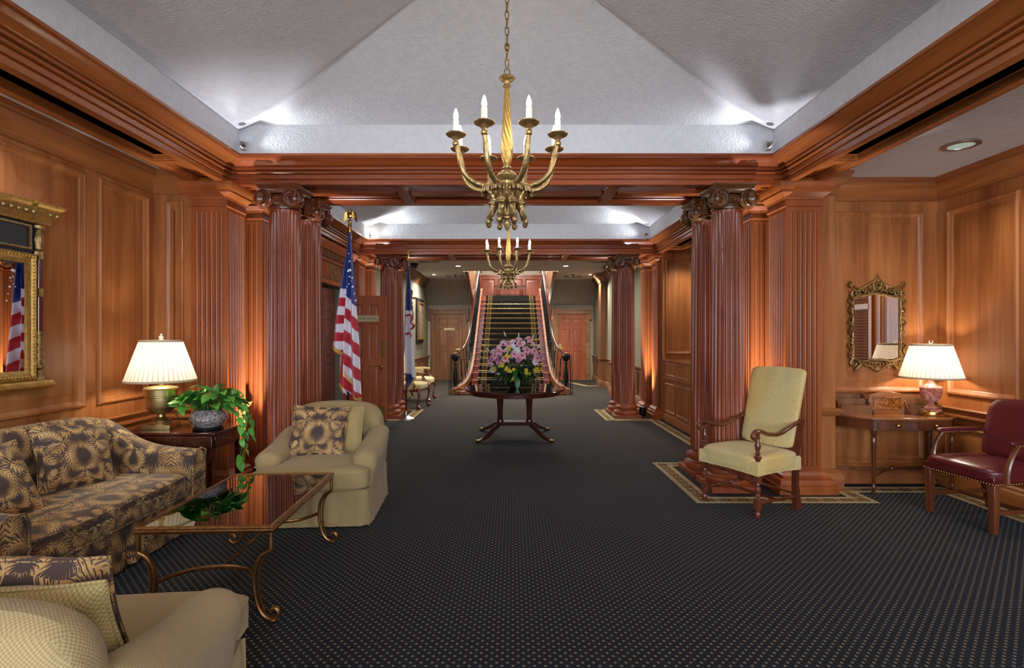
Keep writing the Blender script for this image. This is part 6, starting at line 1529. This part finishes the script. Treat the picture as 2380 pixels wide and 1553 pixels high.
for s in (-1, 1):
    rings = [[(ex + s * .015, .02, ez + .11), (ex + s * .015, .03, ez + .07)], [(ex + s * .032, .03, ez + .125), (ex + s * .032, .04, ez + .06)], [(ex + s * .055, .03, ez + .115), (ex + s * .052, .035, ez + .03)], [(ex + s * .068, .03, ez + .045), (ex + s * .066, .03, ez + .015)]]
    m.loft([[r[0], (r[0][0], r[0][1] + .006, r[0][2]), (r[1][0], r[1][1] + .006, r[1][2]), r[1]] for r in rings])
m.build('eagle_finial', 'brass', f1)
def P3(px, py, yy): x, z = PX(px, py); return (x, yy, z)
def hcol(px, py):
    return None
def us(u, v, p):
    # back to picture-like coordinates of the drape (pure cloth layout)
    px = 1187 + (p[0] - 1.60) * 1240 / 5.2; py = 778 - (p[2] - 1.4) * 1240 / 5.2
    q = u * 6
    if q < 3.0: s = (py - 672) / 20.2; lim = 672
    else:
        dx = px - 812; py2 = py - dx * 1.15; s = (py2 - 694) / 27.0; lim = 694 + dx * 1.15
    if py < lim or (q >= 3 and px > 813 and py < 694 + dx * 1.15): return BLU
    return WHT if int(math.floor(s)) % 2 == 0 else RED
rows = []
T = [(0, [(811, 540), (811, 540), (812, 540), (812, 540), (813, 540), (814, 540), (815, 540)]),
     (.12, [(806, 585), (808, 585), (810, 585), (811, 585), (814, 585), (817, 585), (820, 587)]),
     (.35, [(791, 672), (797, 672), (804, 674), (808, 676), (815, 682), (822, 690), (828, 700)]),
     (.55, [(782, 738), (789, 740), (800, 742), (804, 745), (812, 752), (824, 762), (834, 772)]),
     (.70, [(776, 800), (786, 803), (799, 800), (803, 808), (812, 815), (828, 825), (838, 835)]),
     (.85, [(778, 812), (787, 818), (800, 826), (803, 850), (814, 868), (830, 880), (840, 890)]),
     (1, [(778, 816), (787, 820), (800, 830), (803, 900), (818, 918), (832, 920), (842, 928)])]
for v, P in T:
    rows.append((v, [P3(px, py, d * (.2 + v)) for (px, py), d in zip(P, (-.02, -.09, .0, -.07, .02, -.10, -.02))]))
cloth(f1, rows, 96, 240, us)
# rear fold with the lower tail
rows2 = [(0, [P3(x, 690, .05) for x in (792, 802, 815, 826)]), (.5, [P3(788, 800, .05), P3(798, 800, .0), P3(812, 800, .06), P3(822, 800, .02)]), (1, [P3(786, 900, .04), P3(799, 912, -.01), P3(812, 930, .05), P3(826, 915, .01)])]
cloth(f1, rows2, 40, 120, lambda u, v, p: WHT if int((u * 3.2 + v * 1.2)) % 2 == 0 else RED, 'flag_rear_fold')
fr = MB()
for P_ in ([P3(775, 806, -.02), P3(787, 812, -.10), P3(799, 824, .0)], [P3(800, 832, .0), P3(806, 868, -.07), P3(824, 896, .0), P3(828, 918, -.10), P3(842, 928, -.03)], [P3(786, 893, .04), P3(799, 912, -.01)], [P3(842, 928, -.02), P3(838, 905, -.02), P3(828, 900, -.08)]):
    P_ = smooth_path(P_, 6); fr.loft([[(x, y - .004, z + .017), (x, y + .002, z + .017), (x, y + .004, z - .020), (x, y - .006, z - .020)] for x, y, z in P_])
fr.build('gold_fringe', 'fringe', f1)
sm_ = MB(); sp_ = [((0 if i % 2 == 0 else 0) + (1 if i % 2 == 0 else .40) * cos(pi / 2 + pi * i / 5), (1 if i % 2 == 0 else .40) * sin(pi / 2 + pi * i / 5)) for i in range(10)]
sme = MB().loft([[(x, -.0008, z) for x, z in sp_], [(x, .0008, z) for x, z in sp_]]).mesh('star', 'star')
for px, py, r in ((816, 592, .008), (818, 610, .011), (819, 630, .018), (815, 632, .015), (818, 645, .010), (824, 648, .012), (816, 662, .008), (825, 668, .014), (829, 684, .010), (832, 700, .012), (812, 668, .008), (822, 655, .006)):
    place(sme, 'star', f1, P3(px, py, -.085 * (.2 + .3) - .035), (0, R(px * 7 % 40), 0), (r * 1.1, 1, r * 1.1))
# second flag: blue border, white field, red ribbon
f2 = thing('ceremonial_flag', 'blue and white state flag with red ribbon and gold fringe, spear-topped pole', 'flag', (-1.71, 8.76, 0))
PY = lambda px, py: ((px - 1187) * 8.76 / 1240 + 1.71, 1.4 + (778 - py) * 8.76 / 1240)
def Q3(px, py, yy): x, z = PY(px, py); return (x, yy, z)
MB().tube([Q3(942, 968, .06)[:2] + (.04,), Q3(948, 605, .04)], .014, 12).build('flag_pole', 'mahogany_v', f2)
bx = PY(942, 968)[0]; MB().lathe([(.135, 0), (.135, .012), (.11, .03), (.06, .05), (.035, .07), (.03, .13), (.022, .15), (.001, .15)], 28, (bx, .06)).build('pole_base', 'steel', f2)
sx_, sz_ = PY(948, 605); MB().lathe([(.014, sz_ - .02), (.02, sz_), (.012, sz_ + .02), (.012, sz_ + .035), (.022, sz_ + .07), (.012, sz_ + .13), (.001, sz_ + .18)], 10, (sx_, .04)).build('spear_finial', 'brass', f2)
def wv(u, v, p):
    px = 1187 + (p[0] - 1.71) * 1240 / 8.76; py = 778 - (p[2] - 1.4) * 1240 / 8.76
    if py < 722: return BLU if not (py > 700 and px < 944) else WHT
    lx = 937 + (py - 722) * .05; rx = 960 + (py - 722) * .07
    if px > rx - 1 or py > 862 + (px - 940) * .6: return BLU
    if py < 722 + max(0, 948 - px) * -.6: return BLU
    # red ribbon strokes
    for (cx, cy, r, a0, a1) in ((951, 740, 8.0, -2.6, 1.4), (954, 758, 7.5, -1.7, 1.7), (951, 780, 5.5, -2.9, 1.2)):
        d = abs(sqrt(((px - cx)) ** 2 + (py - cy) ** 2) - r); a = atan2(py - cy, px - cx)
        if d < 2.4 and a0 < a < a1: return RED
    if 1 < (px - 946) < 16 and abs(py - (742 + (px - 946) * 1.0)) < 0: return RED
    return WHT
T2 = [(0, [(947, 618), (948, 618), (949, 618), (950, 618), (951, 618)]), (.3, [(941, 715), (946, 716), (951, 718), (956, 720), (959, 722)]), (.65, [(938, 800), (944, 812), (952, 820), (958, 822), (963, 824)]),
      (.85, [(945, 855), (947, 868), (955, 870), (961, 866), (966, 862)]), (1, [(946, 908), (949, 912), (955, 890), (961, 884), (968, 874)])]
cloth(f2, [(v, [Q3(px, py, d * (.3 + v)) for (px, py), d in zip(P, (0, -.09, .03, -.10, -.02))]) for v, P in T2], 64, 220, wv)
cloth(f2, [(0, [Q3(x, 680, .05) for x in (942, 948, 955)]), (1, [Q3(940, 808, .05), Q3(946, 812, .0), Q3(952, 800, .05)])], 12, 30, lambda u, v, p: BLU, 'flag_rear_fold')
fr = MB()
for P_ in ([Q3(946, 915, -.0), Q3(950, 905, -.10), Q3(968, 876, -.03)], [Q3(951, 620, -.02), Q3(955, 650, -.04), Q3(957, 675, -.05)], [Q3(938, 812, .04), Q3(946, 816, 0)], [Q3(948, 900, -.05), Q3(955, 918, -.06), Q3(960, 924, -.06)]):
    P_ = smooth_path(P_, 5); fr.loft([[(x, y - .004, z + .018), (x, y + .002, z + .018), (x, y + .004, z - .022), (x, y - .006, z - .022)] for x, y, z in P_])
fr.build('gold_fringe', 'fringe', f2)
# ================================================================ pair of cream armchairs in the hall
hc = thing('cabriole_armchair', 'cream silk armchair with claw feet, nearer one behind the state flag', 'armchair', (-1.92, 10.25, 0), R(80), 'cream silk armchairs in the hall')
MB().softbox((0, 0, .42), (.30, .28, .07), 5, 10, puff=.2).build('seat', 'cream_satin', hc)
B(-.28, .28, -.26, .26, .33, .39).build('seat_rail', 'turned', hc, bev=.01)
for sx in (-1, 1):
    for sy in (-1, 1):
        P = smooth_path([(sx * .25, sy * .23, .38), (sx * .29, sy * .27, .30), (sx * .275, sy * .255, .20), (sx * .255, sy * .235, .10), (sx * .27, sy * .25, .05), (sx * .29, sy * .27, .02)], 4)
        MB().tube(P, [.036 - .02 * sin(pi * min(1, i / 17)) for i in range(len(P))], 10).ball((sx * .29, sy * .275, .025), .028, 10, 8).build('cabriole_leg', 'turned', hc)
    MB().tube(smooth_path([(sx * .28, .22, .66), (sx * .30, .0, .67), (sx * .30, -.15, .655)], 4), .024, 8).build('arm_pad', 'cream_satin', hc)
    MB().tube(smooth_path([(sx * .30, -.16, .64), (sx * .305, -.13, .55), (sx * .29, -.18, .45), (sx * .28, -.16, .38)], 4), .02, 8).build('arm_support', 'turned', hc)
MB().softbox((0, .25, .74), (.28, .05, .27), 5, 10, puff=.2, puffax=1).build('backrest', 'cream_satin', hc)
dup(hc, (-1.95, 11.45, 0), R(86), 'cream silk armchair with claw feet, farther one beside the left hall wall')
# ================================================================ things on the hall's left wall
fp = thing('framed_picture', 'gold-framed picture with dark surround on the left hall wall', 'picture', (-2.555, 14.9, 1.78), pi / 2)
B(-.55, .55, -.03, -.005, -.62, .62).build('dark_surround', 'wire', fp); m = MB(); m.M = Matrix.Translation((0, -.03, 0)); m.rect_rings(-.42, .42, -.52, .52, [(0, 0), (0, .035), (.03, .045), (.06, .02), (.09, .015), (.10, .0)]); m.build('gold_frame', 'gilt_light', fp, fix=False)
M['picture'] = marble('muted_picture', '#4a4440', '#8b7f74', '#b3a79a', 5, .4); M['paleprint'] = plain('pale_print_paper', '#a9b3ad', .6, 0, .3, 6)
B(-.33, .33, -.045, -.03, -.43, .43).build('picture_print', 'picture', fp)
f3 = thing('framed_print', 'pale framed print on the left hall wall behind the state flag', 'picture', (-2.555, 12.2, 1.45), pi / 2); B(-.3, .3, -.02, -.004, -.42, .42).build('print_frame', 'steel', f3); B(-.27, .27, -.024, -.02, -.39, .39).build('print_sheet', 'paleprint', f3)
br = thing('carved_wall_bracket', 'carved wooden wall bracket with small figure on the left hall wall', 'wall bracket', (-2.545, 13.2, 1.62), pi / 2)
m = MB(); m.prism([(-.16, 0), (-.16, -.12), (-.08, -.2), (.08, -.2), (.16, -.12), (.16, 0)], .0, .035); m.lathe([(.003, -.16), (.02, -.14), (.05, -.08), (.08, -.02), (.10, 0)], 14, (0, -.09)); m.build('shelf', 'turned', br)
m = MB(); m.lathe([(.06, .035), (.05, .06), (.03, .09), (.05, .18), (.055, .30), (.035, .40), (.045, .46), (.02, .52)], 14, (0, -.09), lambda r, th, z: r * (1 + .12 * cos(5 * th + z * 20))).ball((0, -.09, .56), .035, 10, 8); m.build('carved_figure', 'turned', br)
m = MB(); m.prism([(-.16, 0), (-.16, -.14), (-.08, -.22), (.08, -.22), (.16, -.14), (.16, 0)], .66, .70).box(-.05, .05, -.02, 0, .0, .7); m.tube(smooth_path([(-.05, -.09, .70), (-.02, -.09, .80), (.03, -.09, .78), (0, -.09, .88)], 4), .03, 8); m.build('carved_canopy', 'turned', br)
f4 = thing('framed_notice', 'small framed picture on the right hall wall between the column and pilaster', 'picture', (2.555, 11.4, 1.35), -pi / 2); B(-.28, .28, -.02, -.004, -.34, .30).build('notice_frame', 'black', f4); B(-.22, .22, -.024, -.02, -.27, .24).build('notice_sheet', 'picture', f4)
